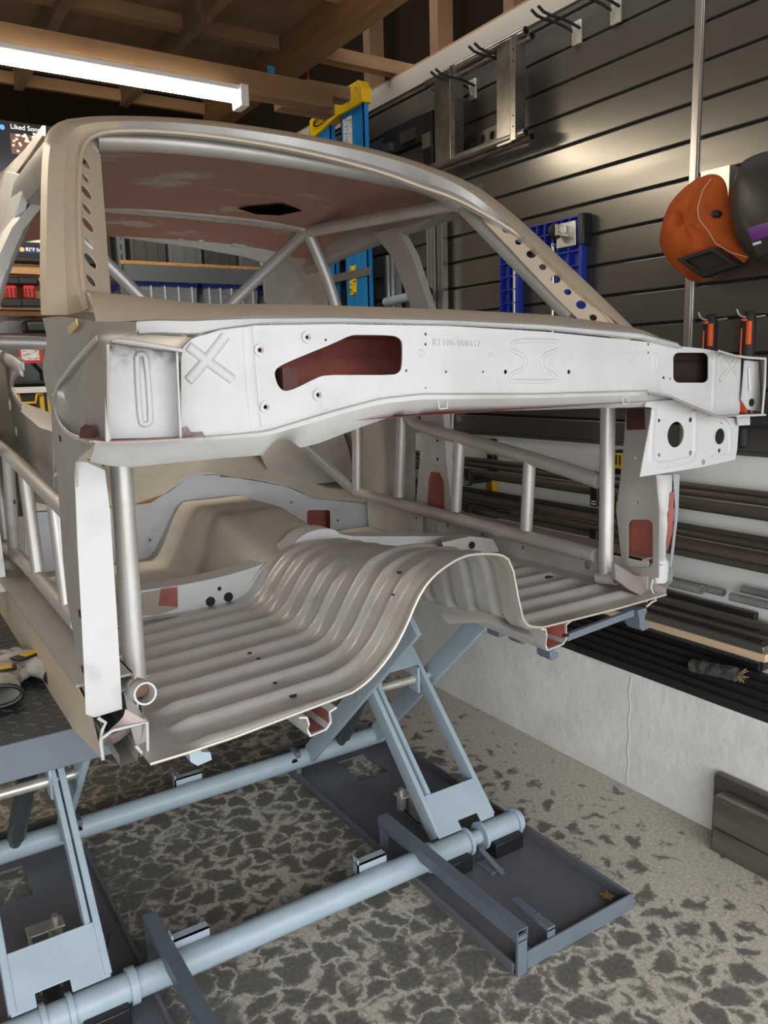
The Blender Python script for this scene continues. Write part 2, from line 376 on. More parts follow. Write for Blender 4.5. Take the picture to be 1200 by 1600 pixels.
# open framing above the panelling
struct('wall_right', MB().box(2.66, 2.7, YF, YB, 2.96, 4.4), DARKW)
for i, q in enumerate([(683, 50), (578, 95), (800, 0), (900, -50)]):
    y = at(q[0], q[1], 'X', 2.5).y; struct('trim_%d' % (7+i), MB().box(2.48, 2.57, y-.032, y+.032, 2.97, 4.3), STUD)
struct('ceiling', MB().box(XL, 1.98, YF, YB, 3.16, 3.2), OSB)
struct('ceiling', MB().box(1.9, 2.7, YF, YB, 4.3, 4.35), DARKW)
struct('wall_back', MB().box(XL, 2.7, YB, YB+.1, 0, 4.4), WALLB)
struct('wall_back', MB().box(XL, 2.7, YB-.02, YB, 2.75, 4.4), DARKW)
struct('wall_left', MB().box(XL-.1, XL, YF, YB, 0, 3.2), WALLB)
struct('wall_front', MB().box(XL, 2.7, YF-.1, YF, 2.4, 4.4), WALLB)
# joists (running away) and blocking (crossing)
def joist(name, q, z, w, h, m=TIMB):
    p = at(q[0], q[1], 'Z', z); return struct(name, MB().box(p.x-w/2, p.x+w/2, YF, YB, z, z+h), m)
joist('trim_11', (500, 85), 2.99, .09, .20); joist('trim_12', (310, 45), 3.06, .045, .11, OSB); joist('trim_13', (90, 30), 3.06, .045, .11, OSB)
for i, (q, x0, x1, z) in enumerate([((250, 40), .2, 1.9, 3.10), ((130, 150), -.8, 2.0, 3.08), ((620, 118), 2.0, 2.55, 2.99), ((545, 2), .9, 2.0, 3.1)]):
    p = at(q[0], q[1], 'Z', z); struct('trim_%d' % (14+i), MB().box(x0, x1, p.y-.02, p.y+.045, z, z+.06), TIMBX)
# ------------------------------------------------------------------ ceiling lamp and timber
pe = at(380, 158, 'Z', 2.70)
t = thing('ceiling_light', (pe.x-1.2, pe.y, 2.66), 'long white fluorescent strip light glowing under the ceiling timber', 'light')
LEDM = mat('lamp_glow', (1.0, .89, .72), .5, emit=58)
x1 = pe.x; x0 = x1-2.6
m = MB(); m.box(x0, x1, pe.y-.036, pe.y+.040, 2.728, 2.752); m.build('housing', WHITEP, t, bevel=.004)
m = MB(); m.box(x1-.03, x1+.008, pe.y-.046, pe.y+.050, 2.668, 2.755); m.build('end_cap', WHITEP, t, bevel=.004)
m = MB(); m.loft([[Vector((x, pe.y+.002+.036*math.cos(a), 2.728-.040*math.sin(a))) for a in [PI*k/10 for k in range(11)]] for x in (x0, x1-.03)]); m.build('diffuser', LEDM, t)
o = MB().box(x0-.3, pe.x+.50, pe.y+.10, pe.y+.18, 2.77, 2.87).build('ceiling_timber', TIMBX); tag(o, 'long horizontal timber beam running just above the strip light', 'beam')
p = at(495, 160, 'Z', 2.80)
for i, (a, b, c, d, lab) in enumerate([(440, 172, .26, 2.77, 'short sawn wood block under the beam end, lower of two'), (478, 150, .22, 2.85, 'short sawn wood block beside the red rod, upper of two')]):
    p = at(a, b, 'Z', d); o = MB().box(p.x-.02, p.x+c, p.y-.05, p.y+.04, d, d+.06).build('wood_block', TIMBX, bevel=.003); tag(o, lab, 'wood block', 'wood blocks by the ladder')
a, b = at(481, 112, 'Y', 3.75), at(485, 155, 'Y', 3.75)
m = MB(); m.tube([a, b], .005, 8); o = m.build('red_rod', RED); tag(o, 'thin red rod hanging from the ceiling beside the yellow ladder top', 'rod')
p = at(424, 122, 'Y', 3.5); o = MB().box(p.x-.018, p.x+.018, p.y-.002, p.y, p.z-.05, p.z+.05).build('blue_tape', mat('blue_tape', (.02,.22,.36), .7)); tag(o, 'strip of blue tape hanging from the ceiling timber', 'tape')
# ------------------------------------------------------------------ the car body shell
CX = 1.06
CAR = thing('car_body_shell', (CX, 2.2, .86), 'stripped bare metal car body shell with roll cage raised on the scissor lift', 'car')
ORG[CAR.name] = Vector((CX, 2.2, .86))
def B(mb, name, m, parent=CAR, **k): return mb.build(name, m, parent, **k)
def xm(p): return Vector((2*CX-p[0], p[1], p[2]))
# ---- firewall
SOOTY = WHITE.copy(); SOOTY.name = 'scorched_top_steel'
def _soot():
    nt = SOOTY.node_tree; b = nt.nodes['Principled BSDF']; src = b.inputs['Base Color'].links[0].from_socket
    g = nt.nodes.new('ShaderNodeNewGeometry'); sp = nt.nodes.new('ShaderNodeSeparateXYZ'); nt.links.new(g.outputs['Position'], sp.inputs[0])
    mr = nt.nodes.new('ShaderNodeMapRange'); mr.inputs['From Min'].default_value = 1.555; mr.inputs['From Max'].default_value = 1.60; nt.links.new(sp.outputs[2], mr.inputs[0])
    n = nt.nodes.new('ShaderNodeTexNoise'); n.inputs['Scale'].default_value = 55; n.inputs['Detail'].default_value = 7; nt.links.new(g.outputs['Position'], n.inputs['Vector'])
    m2 = nt.nodes.new('ShaderNodeMapRange'); m2.inputs['From Min'].default_value = .42; m2.inputs['From Max'].default_value = .62; nt.links.new(n.outputs[0], m2.inputs[0])
    mu = nt.nodes.new('ShaderNodeMath'); mu.operation = 'MULTIPLY'; nt.links.new(mr.outputs[0], mu.inputs[0]); nt.links.new(m2.outputs[0], mu.inputs[1])
    mx = nt.nodes.new('ShaderNodeMix'); mx.data_type = 'RGBA'; nt.links.new(mu.outputs[0], mx.inputs[0]); nt.links.new(src, mx.inputs[6]); mx.inputs[7].default_value = (.10,.09,.09,1); nt.links.new(mx.outputs[2], b.inputs['Base Color'])
_soot()
YFW = 1.22
face = PY([(283,684),(283,560),(286,543),(300,529),(345,515),(400,508),(520,506),(700,509),(850,518),(1000,533),(1060,541),(1100,545),(1122,549),(1140,554),(1158,561),(1156,642),(1154,649),(1121,651),(1105,643),(1080,633),(1045,617),(1012,611),(830,616),(660,616),(595,623),(530,640),(469,658),(417,674),(350,680)], YFW)
def rrect(x0, y0, x1, y1, r, n=5):
    o = []
    for cx, cy, a0 in ((x1-r, y0+r, -90), (x1-r, y1-r, 0), (x0+r, y1-r, 90), (x0+r, y0+r, 180)):
        for k in range(n+1):
            t = math.radians(a0+90*k/n); o.append((cx+r*math.cos(t), cy+r*math.sin(t)))
    return o
big = [(430,590),(429,581),(434,574),(447,567),(480,553),(520,537),(547,524),(560,523),(612,524),(622,527),(628,533),(629,545),(628,574),(624,582),(614,586),(560,586),(508,586),(494,591),(464,606),(450,611),(441,610),(434,602)]
holes = [smooth(PY(big, YFW), 1, True), PY(rrect(1052, 551, 1107, 598, 9), YFW)]
for x, y, r in [(406,547,3.6),(480,527,3.2),(497,617,3.4),(415,636,3.4),(509,531,2.2),(635,579,2.2),(665,522,2.4),(665,538,2.2),(697,581,2),(755,581,1.8),(790,581,3.4),(889,581,3.4),(1013,538,2.2),(1013,551,2),(1115,560,2),(1037,590,2.6),(1047,592,1.8),(665,606,1.5)]:
    c = at(x, y, 'Y', YFW); rr = abs((at(x, y+r, 'Y', YFW)-c).z); holes.append(circ(c, rr))
fw = B(MB().plate(face, holes, (0, .0025, 0)), 'firewall_panel', WHITE)
# pressed beads and washers on the firewall
m = MB(); nf = (0,-1,0)
def bd(px, r=.006, Y=YFW, closed=False, flat=.55, mb=None):
    pts = PY(px, Y); pts = smooth(pts, 2, closed)
    if closed: pts.append(pts[0])
    (mb or m).bead(pts, r, nf, flat)
bd([(294,541),(330,569),(363,593)], .0085); bd([(352,525),(325,560),(294,595)], .0085)
bd([(1124.5,553),(1137,573),(1150,594)], .007); bd([(1149,563),(1124,595)], .007)
Ib = [(799,536),(812,532),(868,532),(873,536),(872,545),(866,549),(852,553),(846,561),(848,574),(856,582),(868,586),(871,593),(866,596),(800,596),(796,592),(798,585),(806,581),(818,576),(822,566),(818,556),(806,550),(798,546)]
bd(Ib, .0045, closed=True)
bd([(1024,552),(1027,562),(1026,578),(1022,582),(1020,570),(1021,556)], .0035, closed=True)
bd([(655,548),(662,550),(660,557),(654,556)], .003, closed=True); bd([(763,553),(770,553),(770,558),(763,558)], .002, closed=True)
for x, y in [(406,547),(480,527),(497,617),(415,636)]:
    c = at(x, y, 'Y', YFW); m.tube([c+Vector((0,.001,0)), c+Vector((0,-.003,0))], .0105, 20, hollow=.005)
bd([(386,512),(388,540),(392,600),(400,668)], .010, flat=.22); bd([(1118,552),(1116,590),(1114,640)], .008, flat=.2)
B(m, 'pressed_bead', WHITE, fw, split=True)
tcu = bpy.data.curves.new('stamp', 'FONT'); tcu.body = 'RT106-088617'; tcu.size = .017; tcu.extrude = .0006; tcu.space_character = 1.12
to = bpy.data.objects.new('stamp', tcu); COL.objects.link(to); dg = bpy.context.evaluated_depsgraph_get(); dg.update()
me = bpy.data.meshes.new_from_object(to.evaluated_get(dg)); bpy.data.objects.remove(to)
a, b = at(676, 539, 'Y', YFW-.0008), at(751, 542, 'Y', YFW-.0008); wd = max(v.co.x for v in me.vertices); s = (b-a).length/wd
m = MB(); m.add([Vector((a.x+v.co.x*s, YFW-.0008-v.co.z, a.z+(b.z-a.z)*v.co.x/wd+v.co.y*s)) for v in me.vertices], [tuple(p.vertices) for p in me.polygons])
B(m, 'stamped_number', mat('stamp_grey', (.50,.49,.48), .6), fw, flat=True)
# step and lower flange
ridge = PY([(140,688),(165,690),(283,686),(350,681),(417,675),(469,659),(530,641),(595,624),(660,617),(830,617),(1012,612)], YFW-.012)
ridge2 = PY([(140,691),(165,694),(283,690),(350,686),(417,681),(469,666),(530,648),(595,631),(660,624),(830,622),(1012,617)], YFW-.010)
low = PY([(140,721),(170,728),(205,730),(283,722),(345,716),(413,711),(417,703),(424,694),(434,688),(445,686),(456,689),(464,695),(469,700),(500,692),(565,667),(617,649),(700,644),(830,641),(930,638),(1007,636)], YFW+.035)
m = MB(); R0 = PY([(140,686),(165,688),(283,683),(350,679),(417,672),(469,656),(530,638),(595,621),(660,614),(830,614),(1012,609)], YFW)
m.loft([R0, ridge, ridge2], 60); B(m, 'firewall_step', STEEL, fw)
# flange: sample along x so the rows correspond
def xrow(pts, xs):
    out = []
    for x in xs:
        k = 0
        while k < len(pts)-2 and pts[k+1].x < x: k += 1
        a, b = pts[k], pts[k+1]; u = (x-a.x)/max(1e-6, b.x-a.x); out.append(a.lerp(b, min(1, max(0, u))))
    return out
xs = [low[0].x+(low[-1].x-low[0].x)*i/160 for i in range(161)]
m = MB(); a = xrow(ridge2, xs); c = xrow(low, xs); m.loft([a, [p.lerp(q, .5)+Vector((0,-.006,0)) for p, q in zip(a, c)], c, [p+Vector((0,.02,.003)) for p in c]]); fl = B(m, 'lower_flange', WHITE)
m = MB()
for x0, x1, y0, y1 in [(682,697,624,638),(969,980,620,630)]:
    m.bead([p+Vector((0,-.004,0)) for p in PY([(x0,y0),(x1,y0),(x1,y1),(x0+3,y1+1),(x0,y0)], YFW-.002)], .0014, nf, .5)
for x in (): m.bead([p+Vector((0,-.006,0)) for p in PY([(x-3,641),(x-5,632),(x,627),(x+5,632),(x+4,641)], YFW+.012)], .0022, nf, .4)
B(m, 'pressed_bead', WHITE, fl, split=True)
# scuttle edge: white lip then tan top running back to the screen base
def scut(y): return None
r1 = PY([(213,524),(240,522),(300,524),(345,514),(400,507),(520,505),(700,508),(850,516),(1000,531),(1058,545)], YFW-.001)
r2 = PY([(213,503),(240,501),(300,502),(345,500),(400,498),(520,497),(700,501),(850,508),(1000,522),(1060,538)], YFW-.022)
r3 = PY([(213,501),(240,498),(300,499),(345,496),(400,493),(520,494),(700,498),(850,505),(1000,519),(1060,536)], YFW-.010)
m = MB(); m.loft([r1, [p+Vector((0,-.016,.002)) for p in r1], r2, r3], 70); B(m, 'scuttle_lip', WHITE)
r4 = [p+Vector((0,.10,.006)) for p in PY([(150,498),(240,492),(300,490),(345,488),(400,487),(520,486),(700,491),(850,499),(960,510),(1004,518)], YFW)]
base = PY([(138,457,1.50),(200,462,1.46),(300,474,1.42),(345,476,1.40),(400,476,1.38),(520,478,1.38),(700,484,1.40),(850,492,1.44),(960,506,1.49),(1000,516,1.52)], 1.4)
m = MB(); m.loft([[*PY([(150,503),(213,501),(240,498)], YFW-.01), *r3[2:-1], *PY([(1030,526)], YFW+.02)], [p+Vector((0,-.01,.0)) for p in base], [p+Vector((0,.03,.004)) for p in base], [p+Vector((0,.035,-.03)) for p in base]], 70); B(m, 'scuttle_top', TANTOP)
# plenum duct seen through the openings: red oxide inside
a = at(335, 560, 'Y', 1.26); b = at(1120, 560, 'Y', 1.26)
m = MB(); zt, zb, xa, xb = 1.615, 1.470, at(335,560,'Y',1.25).x, at(1118,560,'Y',1.25).x
pr = [(1.224, zt), (1.40, zt), (1.41, zt-.03), (1.36, zb), (1.224, zb-.004)]
pr2 = [(y, min(z, 1.555)) for y, z in pr]; xm_ = at(930,560,'Y',1.25).x
m.loft([[Vector((x, y, z)) for y, z in p_] for x, p_ in ((xa, pr), (xm_, pr), (xm_+.1, pr2), (xb, pr2))]); m.add([(xa,y,z) for y, z in pr], [tuple(range(5))]); m.add([(xb,y,z) for y, z in pr2], [tuple(range(5))])
B(m, 'air_plenum', PRIMER)
a, b = at(1040, 545, 'Y', 1.25), at(1112, 604, 'Y', 1.25); B(MB().box(a.x, b.x, 1.25, 1.255, b.z, a.z), 'opening_shade_plate', mat('opening_shade_black', (.018,.006,.006), .9))  # added dark plate, its colour paints the shade inside the right opening
p = at(440, 590, 'Y', 1.25); B(MB().box(p.x-.01, p.x+.018, 1.225, 1.262, 1.49, 1.56), 'duct_bracket', DARKPR)
# left fender mount box
YBX = 1.15
boxL = [(167,531),(279,547),(283,684),(170,688)]
m = MB(); bk = PY([(172,534),(277,549),(281,682),(170,686)], YFW-.02); m.loft([bk[:2], [bk[3], bk[2]]], thick=.0025, tdir=(0,1,0)); q = B(m, 'box_back_panel', SOOTY)
m = MB(); s_ = [(213,558),(217,553),(224,553),(229,558),(236,655),(233,662),(225,664),(219,660)]; pts = smooth(PY(s_, YFW-.022), 2, True); pts.append(pts[0]); m.bead(pts, .004, nf, .6); B(m, 'pressed_slot', WHITE, q)
m = MB(); fr = PY([(166,530),(278,546)], YBX); bkx = [bk[0], bk[1]]
m.loft([fr, bkx], thick=.003, tdir=(0,0,-1)); B(m, 'box_top_plate', SEAMW)
m = MB(); fr = PY([(278,546),(284,686)], YFW-.05); m.loft([fr, [bk[1], bk[2]]], thick=.003, tdir=(-1,0,0)); B(m, 'box_inner_plate', WHITE)
m = MB(); m.tube(smooth(PY([(168,690),(167,640),(169,560),(167,533),(173,530),(200,533),(278,546),(286,548)], YBX), 2), .0032, 8); B(m, 'box_cut_rim', WHITE)
m = MB(); m.loft([PY([(145,688),(168,690),(230,688),(300,684)], YBX+.01), PY([(143,684),(172,687),(230,685),(300,681)], YFW-.01)], 12, thick=.003, tdir=(0,0,-1)); B(m, 'box_bottom_flange', SEAMW)
rg = random.Random(5); m = MB(); pts = PY([(275,678),(285,670),(293,668),(300,673),(312,674),(314,681),(300,684),(286,686)], YFW-.03)
pts = [p+Vector((rg.uniform(-.003,.003), rg.uniform(-.02,.01), rg.uniform(-.003,.003))) for p in pts]; m.add(pts, [(0,1,2,7),(2,3,6,7),(3,4,5,6)]); B(m, 'torn_metal', SEAMW)
# outer side skin: a relief surface at the left of the car
def side_fn(p):
    xb = .285+max(0, p.z-1.66)*.44-.015*max(0, 1.3-p.z)*0
    return p.x-xb
def SD(px, py, dx=0): return hit(px, py, lambda p: side_fn(p)-dx)
rows = []
# cowl side, rows from top to bottom: front edge at the box rim, back edge at the door opening
prof = [  # y, x_back(door edge), bulge breakpoints...
 ([(66,497),(95,494),(118,498),(150,503),(213,503)]), ([(70,512),(98,512),(118,514),(150,515),(213,524)]), ([(74,530),(98,530),(116,532),(140,531),(166,530)]),
 ([(70,552),(90,556),(108,562),(128,556),(167,553)]), ([(66,570),(86,580),(98,590),(108,588),(167,590)]),
 ([(68,590),(84,605),(92,612),(104,616),(167,625)]), ([(73,612),(80,618),(94,640),(112,650),(168,655)]),
 ([(76,625),(83,632),(95,660),(118,672),(169,680)]), ([(80,640),(88,660),(105,678),(128,684),(170,688)])]
dz = [.0,.0,.012,.004,0]
for r in prof:
    rows.append([SD(x, y, -.0+(.016 if i == 3 else .004 if i == 2 else -.006 if i == 1 else 0)) for i, (x, y) in enumerate(r)])
m = MB(); rr = [smooth(r, 2) for r in rows]; n = 22; rr = [resample(r, n) for r in rr]
cols = [smooth([rr[i][k] for i in range(len(rr))], 2) for k in range(n)]
m.loft(cols, thick=.003, tdir=(1,0,0)); B(m, 'cowl_side_skin', GREY, ang=60)
p = [SD(x, y, -.004) for x, y in [(128,668),(135,663),(146,665),(150,680),(146,686),(126,684)]]; B(MB().plate(p, [], (-.002,0,0)), 'drain_notch', DARKPR)
m = MB(); m.bead(smooth([SD(x, y, -.002) for x, y in [(80,618),(86,616),(90,600),(100,588),(112,570),(135,545),(152,528)]], 2), .004, (-1,0,0), .35); m.bead(smooth([SD(x,y,-.002) for x,y in [(80,622),(86,640),(92,660),(104,677),(124,686),(143,690)]],2), .0045, (-1,0,0), .4); B(m, 'body_crease', STEEL)
p = PY([(150,501),(215,501),(215,522),(300,527),(290,547),(166,531)], 1.236); B(MB().plate(p, [], (0,.003,0)), 'scuttle_corner', TAN)
m = MB(); m.bead([SD(x,y,-.004) for x,y in [(108,516),(115,510),(121,503)]], .006, (-1,0,0), .3); B(m, 'brazed_seam', mat('brass_weld', (.62,.46,.18), .5), flat=False)
# ---- screen surround
def WS(p): # screen surface
    u = (p.x-CX)/.75
    return (p.y-(1.49+(p.z-1.66)*.98-.07*(1-u*u)))
def WP(px, py, off=0): return hit(px, py, lambda p: WS(p)-off)
outer = [(64,492),(62,430),(63,330),(65,250),(70,212),(84,194),(104,186),(150,181),(220,181),(300,185),(400,197),(500,214),(600,236),(680,262),(740,287),(777,313),(817,347),(887,413),(940,463),(994,516)]
mid1 = [(74,492),(72,430),(73,330),(75,252),(81,216),(94,200),(112,192),(152,186),(220,186),(300,190),(400,202),(500,219),(600,241),(676,266),(734,291),(770,318),(810,352),(880,418),(933,468),(986,516)]
mid2 = [(106,492),(102,430),(99,330),(101,252),(106,216),(116,200),(130,194),(158,190),(222,189),(300,193),(400,205),(500,222),(600,244),(674,269),(728,295),(764,322),(804,357),(874,423),(926,472),(978,516)]
mid3 = [(131,486),(112,430),(110,330),(112,255),(116,222),(124,209),(138,202),(164,199),(222,199),(300,204),(400,217),(500,236),(600,262),(662,284),(715,302),(757,328),(799,361),(868,427),(920,477),(973,516)]
inner = [(134,480),(127,430),(122,330),(124,262),(127,238),(134,221),(146,212),(170,205),(222,204),(300,209),(400,223),(500,243),(600,270),(654,291),(706,308),(752,332),(792,355),(822,378),(847,400),(910,458),(966,516)]
def WR(pts, off): return smooth([WP(x, y, off) for x, y in pts], 2)
m = MB(); R = [WR(outer, .05), WR(mid1, .0), WR(mid2, -.004)]; m.loft(R, 110); ws = B(m, 'screen_surround', TAN, ang=50)
m = MB(); RR = [resample(r, 110) for r in (WR(mid2, -.004), WR(mid3, .018), WR(inner, .014), [p+Vector((0,.015,-.004)) for p in WR(inner, .014)])]
i0 = next(i for i, p in enumerate(RR[0]) if p.x > CX-.52); i1 = next(i for i, p in enumerate(RR[0]) if p.x > CX+.50 and i > i0)
for a_, b_, mm_, nm_ in ((0, i0, TAN, 'pillar_channel'), (i0, i1, STEEL, 'header_channel'), (i1, 109, TAN, 'pillar_channel')): B(MB().loft([r[a_:b_+1] for r in RR]), nm_, mm_, ws, ang=30)
m = MB(); m.tube([p+Vector((0,-.003,0)) for p in resample(WR(inner, .012), 120)], .0045, 8); B(m, 'inner_lip', TAN, ws)
# roof skin: outer + inner sheet
hdr = [(104,186),(150,181),(220,181),(300,185),(400,197),(500,214),(600,236),(680,262),(725,282),(765,305)]
f0 = resample(smooth([WP(x, y, .05) for x, y in hdr], 2), 24); a0 = f0[0].x; b0 = f0[-1].x
def roofrow(y, z, half, drop, n=24):
    return [Vector((CX+half*(2*i/(n-1)-1), y, z-drop*abs(2*i/(n-1)-1)**3)) for i in range(n)]
m = MB(); m.loft([f0, roofrow(2.35, 2.150, .600, .06), roofrow(2.75, 2.140, .600, .06), roofrow(3.10, 2.085, .57, .06)]); B(m, 'roof_skin', TAN, ang=60)
ROOFIN = mat('roof_lining_primer', (.40, .215, .175), .5, .1, (.52, .47, .40), 3.2, .57, .64, stretch=(1, 1.8, 1), detail=9)
m = MB(); f1 = [p+Vector((0,.06,-.045)) for p in f0]; m.loft([f1, [p+Vector((0,0,-.018)) for p in roofrow(2.35, 2.150, .58, .05)], [p+Vector((0,0,-.018)) for p in roofrow(2.75, 2.14, .58, .05)], [p+Vector((0,0,-.02)) for p in roofrow(3.08, 2.085, .55, .05)]]); B(m, 'roof_underside', ROOFIN, ang=60)
p = [at(x, y, 'Z', 2.118) for x, y in [(372,325),(440,319),(478,330),(468,338),(440,336),(400,334)]]; B(MB().plate(p, [], (0,0,-.002)), 'roof_hatch', mat('hatch_void', (.004,.004,.004), 1, ior=1.02))
# side roof rails with drip edge
for s, nm in ((1, 'right'), (-1, 'left')):
    def X(v): return CX+s*v
    m = MB(); path = [Vector((X(.585), 2.0, 2.09)), Vector((X(.60), 2.4, 2.075)), Vector((X(.60), 2.8, 2.06)), Vector((X(.585), 3.1, 2.02))]
    pr = [(0,.03),(.035,.02),(.045,-.02),(.03,-.055),(0,-.06),(-.03,-.045),(-.03,.02)]
    m.loft([[p+Vector((s*a, 0, b)) for a, b in pr] for p in smooth(path, 1)], closed=True); o = B(m, 'roof_rail', GREY, ang=40)
    # b pillar
    m = MB(); pr = [(-.055,.0),(-.055,.03),(-.02,.045),(.03,.045),(.055,.02),(.055,-.005)]
    rows = []
    for y, z, x, w in ([(2.46,2.04,.585,1.25),(2.43,1.95,.635,1.0),(2.43,1.76,.715,.9),(2.43,1.62,.75,1.0)] if s > 0 else [(2.46,2.04,.585,1.0),(2.43,1.95,.66,.8),(2.43,1.76,.76,.7),(2.43,1.62,.80,.7)]): rows.append([Vector((X(x+b-.02), y+a*w, z)) for a, b in pr])
    m.loft(rows, closed=True); B(m, 'b_pillar', GREY if s < 0 else PALE if False else GREY, ang=35)
    m = MB(); rows = []
    for z, w in [(1.62,1.1),(1.4,1.2),(1.2,1.5),(1.05,2.0),(.98,2.4)]: rows.append([Vector((X((.755 if s > 0 else .80)+b-.02), 2.43+a*w*(1 if s > 0 else .5), z)) for a, b in pr])
    m.loft(rows, closed=True); bp = B(m, 'b_pillar_base', STEEL, ang=35)
    m = MB()
    for z, r in ((1.33,.006),(1.29,.005),(1.22,.006)): m.disc((X(.735), 2.40, z), (-s,0,0), r, .003, 12)
    B(m, 'pillar_hole', BLACK, bp, split=True)
    if s > 0: m = MB().plate([Vector((X(.7345), y, z)) for y, z in [(2.36,1.02),(2.47,1.02),(2.455,1.14),(2.44,1.17),(2.39,1.17),(2.365,1.14)]], [], (-s*.004,0,0)); B(m, 'primer_opening', PRIMER, bp)
    # c pillar and quarter
    if s > 0: m = MB(); m.loft([[Vector((X(.60), 2.98, 2.05)), Vector((X(.46), 3.10, 2.04))], [Vector((X(.68), 3.10, 1.85)), Vector((X(.56), 3.32, 1.85))], [Vector((X(.74), 3.15, 1.66)), Vector((X(.62), 3.62, 1.66))]], 8, thick=.03, tdir=(0,.3,0)); B(m, 'c_pillar', GREY, ang=40)
    m = MB(); m.loft([[Vector((X(.77), 2.62, 1.62)), Vector((X(.77), 3.2, 1.64)), Vector((X(.75), 4.0, 1.60))], [Vector((X(.79), 2.62, 1.3)), Vector((X(.79), 3.2, 1.32)), Vector((X(.77), 4.0, 1.3))], [Vector((X(.78), 2.62, .98)), Vector((X(.78), 2.95, 1.0)), Vector((X(.76), 3.9, 1.25))]], 12, thick=.02, tdir=(-s,0,0)); B(m, 'rear_quarter', GREY, ang=40)
# inner flange on the right b pillar, pale
m = MB(); m.loft([PX([(672,645),(706,645)], 1.86), PX([(680,700),(704,705)], 1.86), PX([(690,760),(704,760)], 1.86), PX([(696,795),(706,795)], 1.86)], 5, thick=.01, tdir=(1,0,0)); B(m, 'pillar_flange', PALE)
# rear header with press holes
m = MB(); a = PY([(158,342),(300,357),(400,373),(470,395)], 3.06); b = PY([(158,366),(300,386),(380,400),(420,412)], 3.10); m.loft([[p+Vector((0,.0,.03)) for p in a], a, b], 30, thick=.015, tdir=(0,1,0)); rh = B(m, 'rear_header', STEEL)
m = MB()
for x, y in [(197,358),(232,362),(282,369),(314,373)]: m.lathe(at(x, y, 'Y', 3.075), (0,-1,0), [(.016,0),(.014,.006),(.006,.009)], 14)
p = at(372, 383, 'Y', 3.08); m.box(p.x-.03, p.x+.03, 3.066, 3.08, p.z-.008, p.z+.008); B(m, 'pressed_dimple', STEEL, rh, split=True)
m = MB(); m.loft([PY([(405,395),(480,395),(500,395)], 3.12), PY([(412,420),(470,420),(490,430)], 3.12), PY([(416,470),(425,480),(445,490)], 3.2)], 10, thick=.02, tdir=(0,1,0)); B(m, 'rear_window_corner', GREY)
m = MB()
m.loft([PY([(452,392),(474,392)], 3.4), PY([(453,480),(474,480)], 3.4)], thick=.02, tdir=(0,1,0)); m.tube(PY([(432,425),(445,432),(456,450),(454,480)], 3.36), .008, 8); B(m, 'rear_shelf_brace', GREY)
# ---- holed pillar gussets
def gusset(quad, holes, off, name):
    # quad: pixel outline, on the screen surface pushed back
    a, b, e = [WP(x, y, o) for x, y, o in off]; n = (b-a).cross(e-a).normalized()
    d0 = a.dot(n)
    def PL(x, y): return hit(x, y, lambda p: p.dot(n)-d0)
    out = [PL(x, y) for x, y in quad]; hs = []
    for x, y, rx, ry, ang in holes:
        # real round hole: take radius from the long pixel half axis
        t = math.radians(ang); c0 = PL(x, y); c1 = PL(x+rx*math.cos(t), y+rx*math.sin(t)); r = (c1-c0).length
        e1 = (c1-c0).normalized(); e2 = n.cross(e1); hs.append(circ(c0, r*ry, e1, e2))
    if n.y > 0: n = -n
    return B(MB().plate(out, hs, -n*.003), name, TAN)
hl = [(131,232,7,1,50),(133,253,10.5,1,50),(133,277,8,1,50),(135,300,11,1,50),(136,326,8.5,1,50),(138,351,11,1,50),(139,380,9,1,50),(142,407,11.5,1,50),(143,438,9,1,50)]
gl = gusset([(124,224),(135,220),(157,241),(173,458),(135,454),(127,430),(122,330)], [(x, y, r*1.3, 1, a) for x, y, r, _, a in hl], [(127,235,.02),(135,454,.02),(173,458,.085)], 'left_holed_gusset')
hr = [(773,341,5.5,1,10),(792,358,7.5,1,10),(810,378,5.5,1,10),(830,397,7.5,1,10),(848,417,5.8,1,10),(868,436,7.8,1,10),(887,456,5.8,1,10),(908,476,8,1,10),(927,496,6,1,10)]
gr = gusset([(748,332),(766,328),(793,349),(822,369),(847,392),(877,419),(910,452),(968,518),(922,515),(903,498),(868,464),(830,424),(793,384),(760,350)], hr, [(766,328,.016),(962,515,.016),(903,498,.06)], 'right_holed_gusset')
gl.name = 'pillar_gusset'; gr.name = 'pillar_gusset'
# ---- left hinge pillar, sill and door opening
m = MB(); fp = PY([(116,719),(135,722),(164,735),(172,800),(182,950),(191,1108),(147,1121),(134,1116),(132,1060),(127,960),(121,850)], 1.385); m.plate(fp, [], (0,.003,0)); B(m, 'hinge_pillar_front', WHITE)
m = MB(); rows = [[SD(80,640),SD(118,690),SD(146,690)],[SD(82,690),SD(105,715),SD(118,722)],[SD(90,750),SD(106,752),SD(119,752)],[SD(94,810),SD(110,812),SD(122,812)],[SD(98,870),SD(113,870),SD(124,870)],[SD(105,940),SD(118,940),SD(128,940)],[SD(118,1010),SD(124,1010),SD(131,1010)],[SD(112,1060),SD(124,1060),SD(133,1060)],[SD(104,1080),SD(122,1100),SD(134,1118)],[SD(100,1090),SD(130,1140),SD(158,1150)],[SD(112,1110),SD(140,1165),SD(161,1188)]]
m.loft(rows, 7, thick=.003, tdir=(1,0,0)); hp = B(m, 'hinge_pillar_side', GREY, ang=50)
m = MB()
for x, y, r in [(124,959,.008),(133,1008,.008),(128,1045,.007),(136,1123,.007),(93,685,.006)]: m.disc(SD(x, y, -.0015), (1,0,0), r, .003, 14)
B(m, 'bolt_hole', BLACK, hp, split=True)
